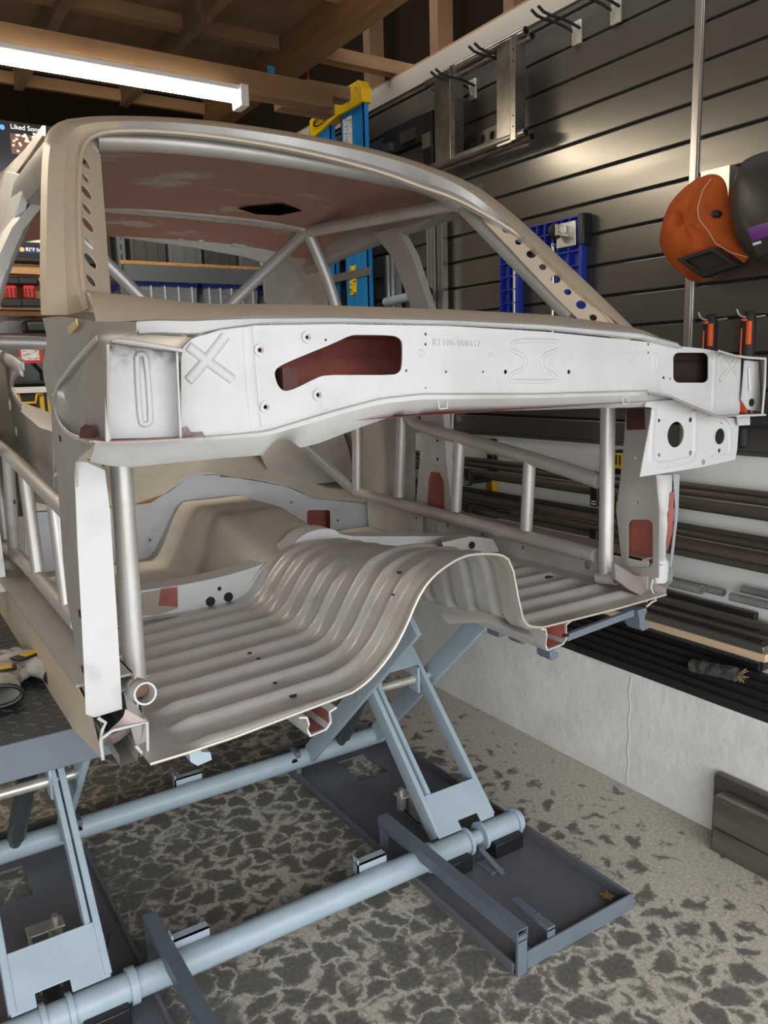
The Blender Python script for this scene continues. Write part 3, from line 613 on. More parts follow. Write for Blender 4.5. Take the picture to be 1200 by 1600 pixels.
for s in (1, -1):
    # rocker sill runs the whole length
    def X(v): return CX+s*v
    pr = [(.775,.885),(.80,.95),(.80,.985),(.775,1.0),(.735,1.005),(.725,1.005),(.725,.93),(.735,.90),(.745,.865),(.775,.865)]
    if s > 0: pr = [(a, max(z, .935)) for a, z in pr[:6]]+[(.725,.94),(.735,.925),(.745,.915),(.775,.915)]
    ys = [1.385,1.42,1.6,2.2,2.6,3.0]
    m = MB(); m.loft([[Vector((X(a-.012+(0 if y > 1.39 else 0)), y, z)) for a, z in [(q[0]-(0 if s > 0 else .018), q[1]) for q in pr]] for y in ys], closed=True); B(m, 'rocker_sill', GREY if s < 0 else STEEL, ang=40)
# curved corner of the door opening at the sill, left and the rocker face as traced
m = MB(); SQ = lambda x, y: SD(x, y, -.005); m.loft([[SQ(0,872),SQ(8,905),SQ(22,925),SQ(60,975),SQ(95,1040),SQ(116,1060)], [SQ(0,930),SQ(40,985),SQ(80,1030),SQ(120,1080),SQ(142,1110)], [SQ(0,992),SQ(30,1030),SQ(75,1090),SQ(110,1135),SQ(161,1188)]], 30); B(m, 'rocker_side_skin', TAN, ang=50)
m = MB(); a = PZ([(20,905),(70,965),(118,1045)], 1.005)
# cut end of sill: folded sheet edges
m = MB(); m.tube(PY([(161,1187),(157,1160),(160,1140),(165,1129),(153,1122)], 1.36), .003, 8); m.tube(PY([(160,1153),(175,1142),(205,1134),(230,1128),(231,1175),(223,1178),(212,1165)], 1.35), .003, 8); B(m, 'cut_sheet_edge', WHITE)
m = MB(); m.loft([PY([(160,1150),(192,1122),(196,1108)], 1.36), PY([(166,1148),(200,1134),(231,1128)], 1.35)], 6); m.loft([PY([(160,1153),(175,1147),(205,1136)], 1.38), PY([(162,1166),(180,1163),(207,1140)], 1.42)], 5); B(m, 'sill_closing_plate', SEAMW)
m = MB(); m.loft([PY([(193,1080),(212,1100),(231,1127)], 1.40), PY([(205,1140),(212,1165),(225,1178)], 1.38), ], 5, thick=.003, tdir=(0,1,0)); B(m, 'sill_web', GREY)
# ---- floor pan: a sheet of cross ribs with the tunnel
def fyf(x): # front edge
    u = (x-CX)/.72; return 1.30+.05*(u+1)/2
TP = smooth([at(x, y, 'Y', 1.33) for x, y in [(440,1122),(500,1108),(560,1080),(600,1038),(625,998),(645,950),(668,910),(690,888),(715,872),(740,866),(770,866),(790,873),(800,890),(808,935),(819,985),(850,984)]], 1)
TP = [(p.x, p.z) for p in TP]; TX0, TX1 = TP[0][0], TP[-1][0]; TM = 1.045
def tun(x, y):
    k = 1+.12*min(1, max(0, (y-1.33)/.75)); xx = TM+(x-TM)*k
    if xx <= TX0 or xx >= TX1: return 0
    i = 0
    while TP[i+1][0] < xx: i += 1
    a, b = TP[i], TP[i+1]; z = a[1]+(b[1]-a[1])*(xx-a[0])/max(1e-6, b[0]-a[0])
    base = TP[0][1]+(TP[-1][1]-TP[0][1])*(xx-TX0)/(TX1-TX0)
    v = min(1, max(0, (y-1.33)/.3)); h = max(0, z-base); q = min(1, h/.10); h *= 1-v*(1-q*q*(3-2*q))
    return h*(1-.42*min(1, max(0, (y-1.33)/.75)))
def fz(x, y):
    t = tun(x, y); b = TP[0][1]+(TP[-1][1]-TP[0][1])*max(0, min(1, (x-.5)/.75))
    sh = 0; yy = y-sh
    rib = .0175*max(0, math.sin(2*PI*(yy-1.30)/.088))**1.4
    edge = min(1, max(0, (abs(x-CX)-.0)*1.0)); lim = 1
    if abs(x-CX) > .60: lim = max(0, 1-(abs(x-CX)-.60)/.05)
    if y > 2.02: lim *= max(0, 1-(y-2.02)/.05)
    tc = .17 if y < 1.60 else .11; top = max(0, min(1, 1-(t-tc)/.05))
    rise = 0
    if y < 1.42: lim *= .55+.45*max(0, (y-1.30)/.12)
    return b+t+rib*lim*top
m = MB(); NX, NYF = 180, 110; rows = []
for j in range(NYF+1):
    r = []
    for i in range(NX+1):
        x = CX-.715+1.43*i/NX; y0 = fyf(x); y = y0+(2.10-y0)*j/NYF; r.append(Vector((x, y, fz(x, y))))
    rows.append(r)
m.loft(rows, thick=.003, tdir=(0,0,-1)); FP = B(m, 'floor_pan', body_mat('ribbed_floor_steel', (.58, .57, .55), (.42, .375, .315), primer=.02, rough=.42, metal=.45), ang=70)
m = MB(); rows = []
for j in range(41):
    r = []
    for i in range(101):
        x = CX-.715+1.43*i/100; y = 2.10+(2.95-2.10)*j/40; u = abs(x-1.075)/.205; t = max(0, min(1, (1.3-u)/.8)); t = t*t*(3-2*t)
        z = .90+t*(.125+.07*min(1, max(0, (y-2.1)/.4)))+.006*math.sin((y+.3*x)*40)*(1-t)*.5
        r.append(Vector((x, y, z)))
    rows.append(r)
m.loft(rows, thick=.003, tdir=(0,0,-1)); B(m, 'rear_floor_pan', TAN if False else body_mat('dusty_floor_steel', (.55,.50,.43), (.44,.38,.30), metal=.2), ang=70)
m = MB(); ed = [rows[0][0]]
edge = [Vector((CX-.715+1.43*i/90, fyf(CX-.715+1.43*i/90)-.001, fz(CX-.715+1.43*i/90, fyf(CX-.715+1.43*i/90))-.0015)) for i in range(91)]
m.tube(edge, .0028, 6); B(m, 'cut_floor_edge', mat('fresh_cut_edge', (.62,.56,.48), .4, .4))
# torn underside of the tunnel mouth
m = MB(); r1 = [Vector((CX+.225*math.cos(a), 1.33, .95+.20*math.sin(a))) for a in [PI*(.02+.55*k/12) for k in range(13)]]
m.loft([PY([(686,958),(760,955),(830,985),(880,1000)], 1.42), PY([(700,975),(760,972),(800,985),(830,995)], 1.38)], 8, thick=.003, tdir=(0,1,0)); B(m, 'tunnel_flange', GREY)
m = MB()
for x, y, r in [(458,1088,.008),(430,1068,.004),(390,1021,.005),(404,1030,.005),(624,895,.006),(614,930,.004),(858,903,.008),(884,994,.006)]:
    p = hit(x, y, lambda p: p.z-fz(p.x, max(p.y, 1.31))-.001); m.disc(p, (0,0,1), r, .0025, 14)
B(m, 'drain_hole', BLACK, FP, split=True)
# ---- seat crossmember that climbs over the tunnel
YM = 2.10
top = [(220,923),(300,912),(380,893),(430,873),(455,855),(470,838),(490,828),(520,825),(536,838),(600,838),(700,838),(725,838),(745,842),(778,862)]
bot = [(220,965),(300,954),(380,942),(416,938),(436,915),(452,885),(466,862),(482,850),(510,848),(536,860),(600,860),(700,866),(735,868),(778,880)]
m = MB(); a = resample(smooth(PY(top, YM), 1), 70); b = resample(smooth(PY(bot, YM), 1), 70)
m.loft([[p+Vector((0,.09,-.03)) for p in a], [p+Vector((0,.08,.0)) for p in a], a, b, [p+Vector((0,-.02,-.004)) for p in b]]); CM = B(m, 'seat_crossmember', WHITE, ang=30)
m = MB()
for x, y, r in [(329,940,.014),(357,933,.014),(343,920,.006),(418,888,.005)]: m.disc(at(x, y, 'Y', YM-.001), (0,1,0), r, .003, 18)
B(m, 'access_hole', BLACK, CM, split=True)
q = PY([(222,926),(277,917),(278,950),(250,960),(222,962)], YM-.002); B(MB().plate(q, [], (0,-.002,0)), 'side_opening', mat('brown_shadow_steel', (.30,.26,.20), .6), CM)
q = PY([(252,920),(277,917),(277,948),(248,946)], YM-.005); B(MB().plate(q, [], (0,-.002,0)), 'primer_patch', PRIMER, CM)
# right seat mount box
m = MB(); a = at(735, 855, 'Y', 2.0); m.add(PY([(690,848),(735,838),(770,842),(780,862),(700,868)], 1.98)+PY([(690,840),(720,834),(760,838),(778,850),(700,850)], 2.08), [(0,1,2,3,4),(9,8,7,6,5),(0,5,6,1),(1,6,7,2),(2,7,8,3),(3,8,9,4),(4,9,5,0)]); sm = B(m, 'seat_mount', STEEL)
m = MB(); m.disc(at(738, 852, 'Y', 1.975), (0,1,0), .012, .004, 14); B(m, 'mount_hole', BLACK, sm)
# ---- inner sill walls
for s in (1, -1):
    x = CX+s*.70; m = MB(); out = [(x,1.40,.90),(x,2.86,.90),(x,2.86,1.02),(x,1.40,1.02)]
    hs = []
    for y, z, r in ((2.10,.975,.012),(1.90,.97,.006),(1.62,.965,.013),(2.30,.985,.008),(2.5,.985,.006)): hs.append(circ((x,y,z), r, (0,1,0), (0,0,1), 16))
    hs.append([Vector((x, y, z)) for y, z in ((2.36,.93),(2.46,.93),(2.46,1.005),(2.36,1.005))])
    m.plate(out, hs, (s*.003,0,0)); B(m, 'inner_sill_wall', STEEL)
    m = MB(); m.box(min(x,x+s*.1), max(x,x+s*.1), 1.42, 2.9, 1.015, 1.02); B(m, 'sill_top_plate', SEAMW if s > 0 else GREY)
# ---- kick up under the rear seat, boot floor and wheel tubs
YK = 2.88
kick = PY([(40,800),(110,792),(200,790),(235,786),(260,770),(290,745),(318,738),(335,738),(345,745),(390,748),(420,752),(450,760),(490,778),(560,784),(578,790),(580,850),(520,855),(400,870),(300,895),(110,905),(40,915)], YK)
hk = [PY(rrect(480,797,516,832,4), YK)]
for x, y, r in [(433,807,.008),(455,785,.005),(528,813,.005),(528,834,.005),(234,844,.006)]: hk.append(circ(at(x, y, 'Y', YK), r))
B(MB().plate(kick, hk, (0,.003,0)), 'seat_kick_up', PALE)
q = PY([(474,792),(522,792),(522,838),(474,838)], YK+.06); B(MB().plate(q, [], (0,.003,0)), 'kick_up_primer', PRIMER)
m = MB(); r1 = PY([(40,800),(200,790),(260,770),(300,742),(340,741),(400,750),(450,760),(490,778),(578,786)], YK)
r2 = PY([(40,770),(200,770),(280,738),(310,722),(345,728),(420,742),(470,752),(510,765),(578,772)], YK+.12)
r3 = PY([(0,760),(120,745),(286,680),(300,670),(345,668),(420,690),(450,700),(480,700),(560,690)], 3.45)
r4 = PY([(0,770),(150,750),(276,620),(290,600),(345,598),(400,600),(420,600),(470,560),(560,560)], 3.9)
m.loft([r2, r3, r4] if False else [r1, r2, r3, r4], 60, thick=.003, tdir=(0,0,-1))
B(m, 'boot_floor', GREY, ang=60)
# right wheel tub
m = MB(); rows = []
for a in [k/10 for k in range(11)]:
    t = PI*(.95*a); rows.append([Vector((1.40+.40*k/8-.03*math.sin(t), 3.45-.42*math.cos(t), 1.08+.42*math.sin(t)*math.cos((1-k/8)*1.1)**.6)) for k in range(9)])
m.loft(rows); B(m, 'wheel_tub', GREY, ang=60)
m = MB(); rows = [[xm(p) for p in r] for r in rows]; m.loft(rows); B(m, 'wheel_tub', GREY, ang=60)
# left quarter and arch seen through the side, traced on the left flank
m = MB(); fl_ = [(-40,545),(0,548),(36,562),(36,575),(22,585),(20,605),(26,622),(36,638),(30,642),(60,668),(82,675),(84,792),(-40,760)]
m.plate([at(x, y, 'X', .40) for x, y in fl_], [circ(at(15,631,'X',.40), .022, (0,1,0), (0,0,1)), circ(at(25,674,'X',.40), .016, (0,1,0), (0,0,1))], (.003,0,0)); B(m, 'left_quarter_panel', GREY)
m = MB(); m.bead(smooth([at(x,y,'X',.398) for x,y in [(0,556),(20,566),(36,578)]],1), .02, (-1,0,0), .5); m.bead(smooth([at(x,y,'X',.398) for x,y in [(38,572),(22,586),(18,604),(26,624),(37,638)]],2), .012, (-1,0,0), .5); B(m, 'arch_lip', STEEL)
# left front door pillar frame (upper), seen outside the screen pillar
m = MB(); m.loft([[SD(66,196),SD(40,232),SD(10,262),SD(-20,290)], [SD(66,212,.0),SD(40,250),SD(14,285),SD(-20,318)], [SD(64,236,.03),SD(46,262,.03),SD(18,292,.03),SD(-20,330,.03)]], 14, thick=.01, tdir=(1,0,0)); B(m, 'door_frame_rail', GREY)
m = MB(); m.loft([[at(x,y,'X',.43) for x, y in [(8,268),(38,275),(40,283)]], [at(x,y,'X',.40) for x, y in [(-8,330),(14,350),(20,350)]], [at(x,y,'X',.36) for x, y in [(-24,400),(-6,420),(0,420)]]], 8, thick=.02, tdir=(1,0,0)); B(m, 'door_frame_post', STEEL)
# ---- right hinge pillar
XR = 1.755
m = MB(); o_ = PX([(978,636),(1018,640),(1025,745),(1030,800),(1029,903),(1005,900),(972,884),(963,800),(970,740),(975,690)], XR)
hs = [PX(rrect(981,812,1020,887,9), XR)]
for x, y, r in [(996,786,.005),(992,716,.005),(1022,800,.004)]: hs.append(circ(at(x, y, 'X', XR), r, (0,1,0), (0,0,1)))
m.plate(o_, hs, (.003,0,0)); rp = B(m, 'hinge_pillar_side', GREY)
q = PX([(976,806),(1026,806),(1026,892),(976,892)], XR+.05); B(MB().plate(q, [], (.002,0,0)), 'pillar_primer', PRIMER, rp)
q = PX([(979,638),(1006,638),(1008,671),(980,672)], XR-.002); B(MB().plate(q, [], (-.002,0,0)), 'pillar_upper_opening', DARKPR, rp)
rg = random.Random(11)
m = MB(); a = PY([(1020,742),(1024,760),(1026,780),(1028,830),(1028,870),(1022,905),(1022,912)], 1.40); b = PY([(1050,742),(1050,770),(1046,800),(1043,840),(1040,870),(1046,880),(1043,908)], 1.39)
a = resample(a, 24); b = resample(b, 24); a = [p+Vector((rg.uniform(-.002,.002), rg.uniform(-.004,.004), 0)) for p in a]
m.loft([a, [p.lerp(q, .5)+Vector((0,-.012,0)) for p, q in zip(a, b)], b], thick=.003, tdir=(0,1,0)); B(m, 'hinge_pillar_front', WHITE, ang=60)
m = MB(); m.loft([PY([(1052,740),(1056,800),(1050,860),(1044,905)], 1.42), PY([(1062,742),(1060,800),(1052,870),(1046,900)], 1.44)], 10, thick=.003, tdir=(0,1,0)); B(m, 'pillar_outer_flange', PALE)
q = PY([(1047,770),(1052,768),(1050,830),(1042,862),(1040,840)], 1.385); B(MB().plate(q, [], (0,-.002,0)), 'primer_streak', PRIMER)
m = MB(); m.loft([PY([(960,880),(990,898),(1020,905),(1040,912)], 1.42), PY([(962,905),(985,922),(1010,935),(1024,938)], 1.385)], 14, thick=.01, tdir=(0,1,0)); B(m, 'sill_cut_end', SEAMW)
m = MB(); m.tube(PY([(1020,905),(1017,918),(1022,930),(1025,938),(1018,941),(1010,948)], 1.375), .003, 6); B(m, 'cut_sheet_edge', WHITE)
# ---- right toe board plate with steering and pedal holes
YT = YFW+.012
m = MB(); o_ = PY([(1014,611),(1045,618),(1080,634),(1105,644),(1121,651),(1155,654),(1152,700),(1149,718),(1100,729),(1060,736),(1000,745),(1006,712),(1016,660),(1019,637),(1008,636)], YT)
hs = []
for x, y, r in [(1056,679,20),(1125,682,12.5),(1079,656,4),(1079,708,4),(1128,659,3.5),(1124,704,3.5),(1030,711,3),(1030,657,3),(1099,722,4.5)]:
    c = at(x, y, 'Y', YT); hs.append(circ(c, abs((at(x, y+r, 'Y', YT)-c).z), n=28))
m.plate(o_, hs, (0,.0025,0)); tp = B(m, 'toe_board_plate', WHITE)
m = MB(); bd([(1022,640),(1018,690),(1016,722),(1030,728),(1075,720),(1086,712),(1087,660),(1084,642)], .009, YT, flat=.3, mb=m); bd([(1104,660),(1108,650),(1140,660),(1142,700),(1136,714),(1112,714)], .007, YT, flat=.3, mb=m); B(m, 'pressed_bead', WHITE, tp, split=True)
m = MB(); m.loft([PY([(1012,611),(1045,618),(1080,634),(1105,643),(1121,650),(1154,649),(1194,648)], YFW-.04), PY([(1012,611),(1045,617),(1080,632),(1105,642),(1121,649),(1154,647),(1190,644)], YFW)], 30, thick=.003, tdir=(0,0,-1)); B(m, 'weld_flange', SEAMW)
# ---- right fender mount box
m = MB(); m.loft([PY([(1164,563),(1185,565)], YFW-.01), PY([(1161,600),(1187,604)], YFW-.01), PY([(1159,625),(1188,630)], YFW-.01), PY([(1168,640),(1190,643)], YFW-.01)], 4, thick=.003, tdir=(0,1,0)); rb = B(m, 'box_back_panel', WHITE)
m = MB(); m.bead(PY([(1171,574),(1172,610)], YFW-.012), .006, nf, .5); B(m, 'pressed_slot', WHITE, rb)
m = MB(); m.disc(at(1175,629,'Y',YFW-.013), (0,1,0), .010, .002, 14); B(m, 'slot_hole', BLACK, rb)
m = MB(); m.loft([PY([(1122,547),(1160,558),(1196,560)], YBX+.03), PY([(1122,546),(1160,557),(1190,561)], YFW)], 8, thick=.003, tdir=(0,0,-1)); B(m, 'box_top_plate', WHITE)
m = MB(); m.loft([PY([(1196,560),(1195,600),(1192,646)], YBX+.03), PY([(1186,565),(1188,604),(1190,643)], YFW)], 8, thick=.003, tdir=(1,0,0)); B(m, 'box_outer_plate', GREY)
m = MB(); m.tube(PY([(1150,556),(1165,558),(1196,560),(1195,600),(1191,646),(1196,648),(1150,650)], YBX+.03), .0028, 8); B(m, 'box_cut_rim', WHITE)
p = PY([(1152,650),(1172,650),(1172,664),(1154,665)], YFW); B(MB().plate(p, [], (0,.003,0)), 'flange_stub', WHITE)
# right cowl side skin (mirror of the left, plain)
# ---- chassis rails under the floor
def rail(px0, px1, y0, zt, name='chassis_rail'):
    a, b = at(px0[0], px0[1], 'Y', y0), at(px1[0], px1[1], 'Y', y0); x0, x1 = a.x, b.x; zb = a.z; zt = fz((x0+x1)/2, 1.4)-.016
    m = MB(); pr = [(x0-.016,zt),(x0,zt-.004),(x0+.004,zt-.02),(x0,zb+.014),(x0+.006,zb),(x1-.012,zb+.004),(x1,zb+.016),(x1-.002,zt-.006),(x1+.014,zt)]
    q = [(x, z+.0) for x, z in pr]; inn = [(x+(.003 if i < 5 else -.003), z+.003) for i, (x, z) in enumerate(pr)]
    ring = q+inn[::-1]
    m.loft([[Vector((x, y, z)) for x, z in ring] for y in (y0, y0+.9)], closed=True); m.add([(x, y0, z) for x, z in q]+[(x, y0, z) for x, z in inn], [(i, i+1, 10+i, 9+i) for i in range(8)])
    o = B(m, name, STEEL, ang=30)
    m = MB(); m.loft([[Vector((x, y, z)) for x, z in [(x0+.006, zt-.004), (x0+.006, zb+.006), (x1-.006, zb+.008), (x1-.006, zt-.004)]] for y in (y0+.004, y0+.5)]); B(m, 'rail_primer', PRIMER, o)
rail((480,1153), (519,1143), 1.30, .918)
rail((852,1018), (886,1016), 1.345, .936)
m = MB(); m.disc(at(858,1003,'Y',1.343), (0,-1,0), .006, .002, 12)
# ---- roll cage
def cage(name, pts, r=.0215, sm=0, **k):
    pts = [Vector(p) for p in pts]
    if sm: pts = smooth(pts, sm)
    return B(MB().tube(pts, r, 20, **k), name, TUBE, ang=50)
RT = .0225
YP = 1.50
def post(bx, by, tx, ty, Y): return [at(bx, by, 'Y', Y), at(tx, ty, 'Y', Y)]
cage('front_post', post(214, 1095, 188, 715, YP), .0205)
cage('front_post', post(946, 905, 950, 632, YP), .0205)
# open stub ends at the foot of each post
for (x, y, Y, r, nm) in ((223, 1081, 1.365, .0205, 'L'), (957, 903, 1.47, .0175, 'R')):
    c = at(x, y, 'Y', Y); d = Vector((.10, -1, .02)).normalized()
    o = B(MB().tube([c+Vector((0,.05,-.01)), c+d*.012], r, 22, hollow=.0035), 'tube_stub', WHITE)
    B(MB().disc(c+Vector((0,.02,0)), (0,1,0), r*.85, .004, 16), 'stub_interior', mat('rusty_bore', (.22,.13,.08), .5, .3), o)
YH = 2.83
hoop = smooth([Vector((1.735, YH, 1.02)), Vector((1.715, YH, 1.40)), Vector((1.655, YH, 1.80)), Vector((1.50, YH, 2.105)), Vector((1.42, YH, 2.125))], 0)
right = [at(558, 772, 'Y', YH), at(559, 640, 'Y', YH), at(527, 475, 'Y', YH), at(492, 385, 'Y', YH), at(478, 358, 'Y', YH), at(450, 349, 'Y', YH), at(300, 332, 'Y', YH)]
left = [at(x, y, 'Y', YH) for x, y in [(200,324),(110,316),(64,312),(46,322),(26,368),(0,430),(-22,520),(-14,640),(2,800),(10,870)]]
full = right+left
sm_ = [full[0], full[1]]+smooth(full[2:-2], 2)+[full[-2], full[-1]]
cage('main_hoop', smooth(full, 2), .0225)
cage('diagonal_brace', [at(474, 366, 'Y', YH), at(366, 470, 'Y', YH), at(60, 765, 'Y', YH)], .021)
cage('diagonal_brace', [at(556, 770, 'Y', YH+.03), at(216, 460, 'Y', YH+.03), at(172, 416, 'Y', YH+.03), at(70, 320, 'Y', YH+.03)], .021)
cage('harness_bar', [at(-60, 533, 'Y', YH-.02), at(60, 536, 'Y', YH-.02), at(545, 560, 'Y', YH-.02)], .0215)
rb_ = [at(482, 362, 'Y', YH), at(540, 350, 'X', 1.585), at(640, 335, 'X', 1.60), at(722, 322, 'X', 1.615)]
# roof bars run forward from the hoop corners to the header
hc = at(480, 362, 'Y', YH); hf = WP(712, 318, .10)
cage('roof_bar', [hc, hf]); cage('roof_bar', [xm(hc), WP(140, 228, .10)])
hd = [(150,218),(170,218),(260,222),(390,236),(520,258),(610,277),(650,284),(690,300),(722,322)]
cage('header_bar', [WP(x, y, .085) for x, y in hd], .0235, 2)
ap = [WP(x, y, .085) for x, y in [(722,320),(737,335),(788,388),(842,443),(893,495)]]
cage('pillar_bar', ap, .0225, 1)
# door bars
for X_, lo, hi, ps in ((1.70, [(553,768),(640,792),(740,818),(932,868)], [(612,610),(640,655),(660,668),(740,690),(860,725),(935,752)], ((623,776,628,648), (712,798,719,680), (822,828,828,715))),
                       (.32, [(8,852),(40,880),(80,925),(125,975)], [(-40,668),(-10,690),(20,716),(60,756),(100,795),(125,818)], ((22,860,12,708), (60,900,37,728), (106,952,84,778)))):
    cage('door_bar_lower', [at(x, y, 'X', X_) for x, y in lo], .0225 if X_ > 1 else .0185); cage('door_bar_upper', [at(x, y, 'X', X_) for x, y in hi], .0215 if X_ > 1 else .0175, 1)
    for (bx, by, tx, ty) in ps: cage('door_bar_post', [at(bx, by, 'X', X_), at(tx, ty, 'X', X_)], .0195 if X_ > 1 else .016)
# ------------------------------------------------------------------ scissor lift
LC = .85
LIFT = thing('scissor_lift', (LC, 2.0, 0), 'blue-grey twin platform scissor lift on the concrete floor carrying the car body', 'car lift')
def Q(mb, name, m, parent=LIFT, **k): return mb.build(name, m, parent, **k)
YT1, YT2, ZT, RTB = 1.82, 2.63, .072, .036
for s in (1, -1):
    def X(v): return LC+s*v
    def bx(mb, a, b, *r): return mb.box(min(X(a), X(b)), max(X(a), X(b)), *r)
    # base tray
    m = MB(); y0, y1 = 1.375, 2.80
    cut = [(.585,2.44),(.711,2.44),(.711,2.62),(.585,2.62)]
    m.plate([(X(.40), y0, .012), (X(.85), y0, .012), (X(.85), y1, .012), (X(.40), y1, .012)], [[Vector((X(a), b, .012)) for a, b in cut]], (0,0,-.010)); TR = Q(m, 'base_tray', LIFTP)
    m = MB(); bx(m, .845, .855, y0, y1, 0, .045); bx(m, .395, .405, y0, y1, 0, .030); bx(m, .395, .855, y1-.006, y1, 0, .05); Q(m, 'tray_side_rim', LIFTP, bevel=.002)
    m = MB(); bx(m, .44, .855, y0-.008, y0, 0, .05); Q(m, 'tray_front_rim', LIFTD, bevel=.002)
    # cylinder latch
    q0 = Vector((X(.58), 2.11, .012))
    m = MB(); Z_ = lambda a, b, *r: m.box(min(q0.x+s*a, q0.x+s*b), max(q0.x+s*a, q0.x+s*b), *r)
    Z_(.006, .014, q0.y-.12, q0.y+.01, .012, .10); Z_(.056, .064, q0.y-.12, q0.y+.01, .012, .10); Z_(-.03, .064, q0.y-.0, q0.y+.05, .095, .101); lb = Q(m, 'latch_bracket', CHROME, bevel=.002)
    m = MB(); m.disc((q0.x-s*.01, q0.y+.03, .045), (0,0,1), .017, .055, 20); m.disc((q0.x-s*.01, q0.y+.03, .10), (0,0,1), .009, .02, 16); Q(m, 'solenoid', CHROME, lb)
    m = MB(); m.box(q0.x+s*.035-.020, q0.x+s*.035+.020, q0.y-.10, q0.y, .012, .07); Q(m, 'latch_pawl', BLACK, lb, bevel=.01)
    m = MB(); m.tube(smooth([(q0.x-.01, q0.y+.02, .05), (q0.x-.0, q0.y-.06, .02), (q0.x+.06, q0.y-.13, .02), (q0.x+.11, q0.y-.11, .06), (q0.x+.12, q0.y-.10, .10)], 2), .0025, 8); Q(m, 'latch_wire', BLACK)
    # arms: pair A leans back, pair B leans forward
    A0, A1 = (YT1, ZT), (2.57, .82); B0, B1 = (YT2, ZT), (1.88, .80)
    m = MB(); 
    for v in (.505, .72):
        mm = MB(); a = Vector((X(v), A0[0]+.03, A0[1]+.03)); b = Vector((X(v), *A1)); mm.rbar(a, b, .018, .058, .003, (0,-1,.6)); arm = Q(mm, 'scissor_arm', LIFTB)
    mm = MB()
    for v in (.46, .765):
        mm = MB(); a = Vector((X(v), B0[0]-.02, B0[1]+.02)); b = Vector((X(v), *B1)); mm.rbar(a, b, .018, .070, .003, (0,1,.6)); Q(mm, 'scissor_arm', LIFTB)
    d = Vector((0, A1[0]-A0[0], A1[1]-A0[1])).normalized(); P0 = Vector((0, A0[0], A0[1]))
    def pl(v0, v1, t0, t1, off=-.03):
        n = Vector((0, -d.z, d.y)); a = P0+d*t0+n*(-off); b = P0+d*t1+n*(-off)
        return [Vector((X(v0), a.y, a.z)), Vector((X(v1), a.y, a.z)), Vector((X(v1), b.y, b.z)), Vector((X(v0), b.y, b.z))]
    m = MB(); n = Vector((0, -d.z, d.y)); c = pl(.50, .725, .035, .17, -.026)
    a_, b_, c_, e_ = c; nt1, nt2 = a_.lerp(b_, .40), a_.lerp(b_, .75); up = (e_-a_)*.22
    m.plate([a_, nt1, nt1+up, nt2+up, nt2, b_, c_, e_], [], -n*.008); Q(m, 'arm_cross_plate', LIFTB, bevel=.002)
    m = MB(); m.plate(pl(.50, .725, .60, .69, -.026), [], -n*.008); Q(m, 'arm_cross_plate', LIFTB, bevel=.002)
    m = MB(); cy = (A0[0]+A1[0])/2+.03; cz = .465; m.tube([(X(.45), cy, cz), (X(.775), cy, cz)], .015, 18); sh = Q(m, 'pivot_shaft', CHROME)
    m = MB()
    for v in (.535, .695): m.box(X(v)-.005, X(v)+.005, cy-.03, cy+.03, cz-.045, cz+.05)
    Q(m, 'shaft_plate', LIFTB, bevel=.004, split=True)
    m = MB(); m.box(X(.70)-.006, X(.70)+.006, A0[0]+.03, A0[0]+.035, .1, .12)
    # inner stiffener channel along the inner A arm
    v = .527; m = MB(); a = Vector((X(v), A0[0]+.11, A0[1]+.13)); b = Vector((X(v), A0[0]+.49, A0[1]+.50)); a.y += .0; m.rbar(a-d*0, b, .014, .046, .002, (0,-1,.6)); Q(m, 'cable_channel', LIFTB)
    m = MB(); e0 = Vector((X(.54), A0[0]+.09, A0[1]+.10)); m.tube([e0, e0-d*.045], .008, 12); Q(m, 'cable_connector', WHITEP)
    # hydraulic ram
    m = MB(); r0 = Vector((X(.60), YT2-.02, .10)); r1 = Vector((X(.575), 2.36, .43)); m.tube([r0, r0+(r1-r0)*.12, r0+(r1-r0)*.121, r1], [.018, .018, .028, .028], 20); ram = Q(m, 'hydraulic_ram', mat('ram_grey', (.05,.06,.065), .4))
    m = MB(); m.tube([r0+Vector((-.05,.0,.02)), r0+Vector((-.09,.01,.035)), r0+Vector((-.12,.02,.01))], .008, 10); m.tube([r0+Vector((-.09,.01,.035)), r0+Vector((-.09,.0,.065))], .006, 8); Q(m, 'hose_fitting', CHROME)
    m = MB(); m.tube(smooth([r0+Vector((-.12,.0,.0)), r0+Vector((-.16,.03,-.02)), r0+Vector((-.22,.0,-.03))], 2), .007, 8); Q(m, 'hydraulic_hose', RUBBER)
    # tube fittings
    for v, w in ((.455, .010), (.60, .006), (.66, .006), (.80, .006)):
        m = MB(); m.tube([(X(v)-w, YT1, ZT), (X(v)+w, YT1, ZT)], RTB+.008, 26); Q(m, 'pivot_collar', LIFTB)
    m = MB(); m.tube([(X(.60), YT1, ZT), (X(.66), YT1, ZT)], .022, 20); Q(m, 'pivot_pin', LIFTB)
    for v0, v1 in ((.475, .58), (.675, .79)):
        m = MB(); bx(m, v0, v1, YT1-.060, YT1-.002, .012, .062); Q(m, 'tube_saddle', BLACK, bevel=.004)
    for v in (.40,):
        m = MB(); bx(m, .395, .415, YT2-.03, YT2+.03, .0, .115); Q(m, 'tube_clamp', LIFTD, bevel=.003)
    m = MB(); bx(m, .61, .66, YT1-.11, YT1-.04, .012, .018); m.bar((X(.625), YT1-.04, .06), (X(.64), YT1-.13, .014), .016, .006); Q(m, 'strut_tab', LIFTD)
    # inner hand rail of square tube lying along the tray
    if s > 0: ya, yb = 1.36, 2.02; xr = .415
    else: ya, yb = 1.20, 1.98; xr = .36
    m = MB(); m.tube  # square tube, hollow at the near end
    z = .115; w = .018
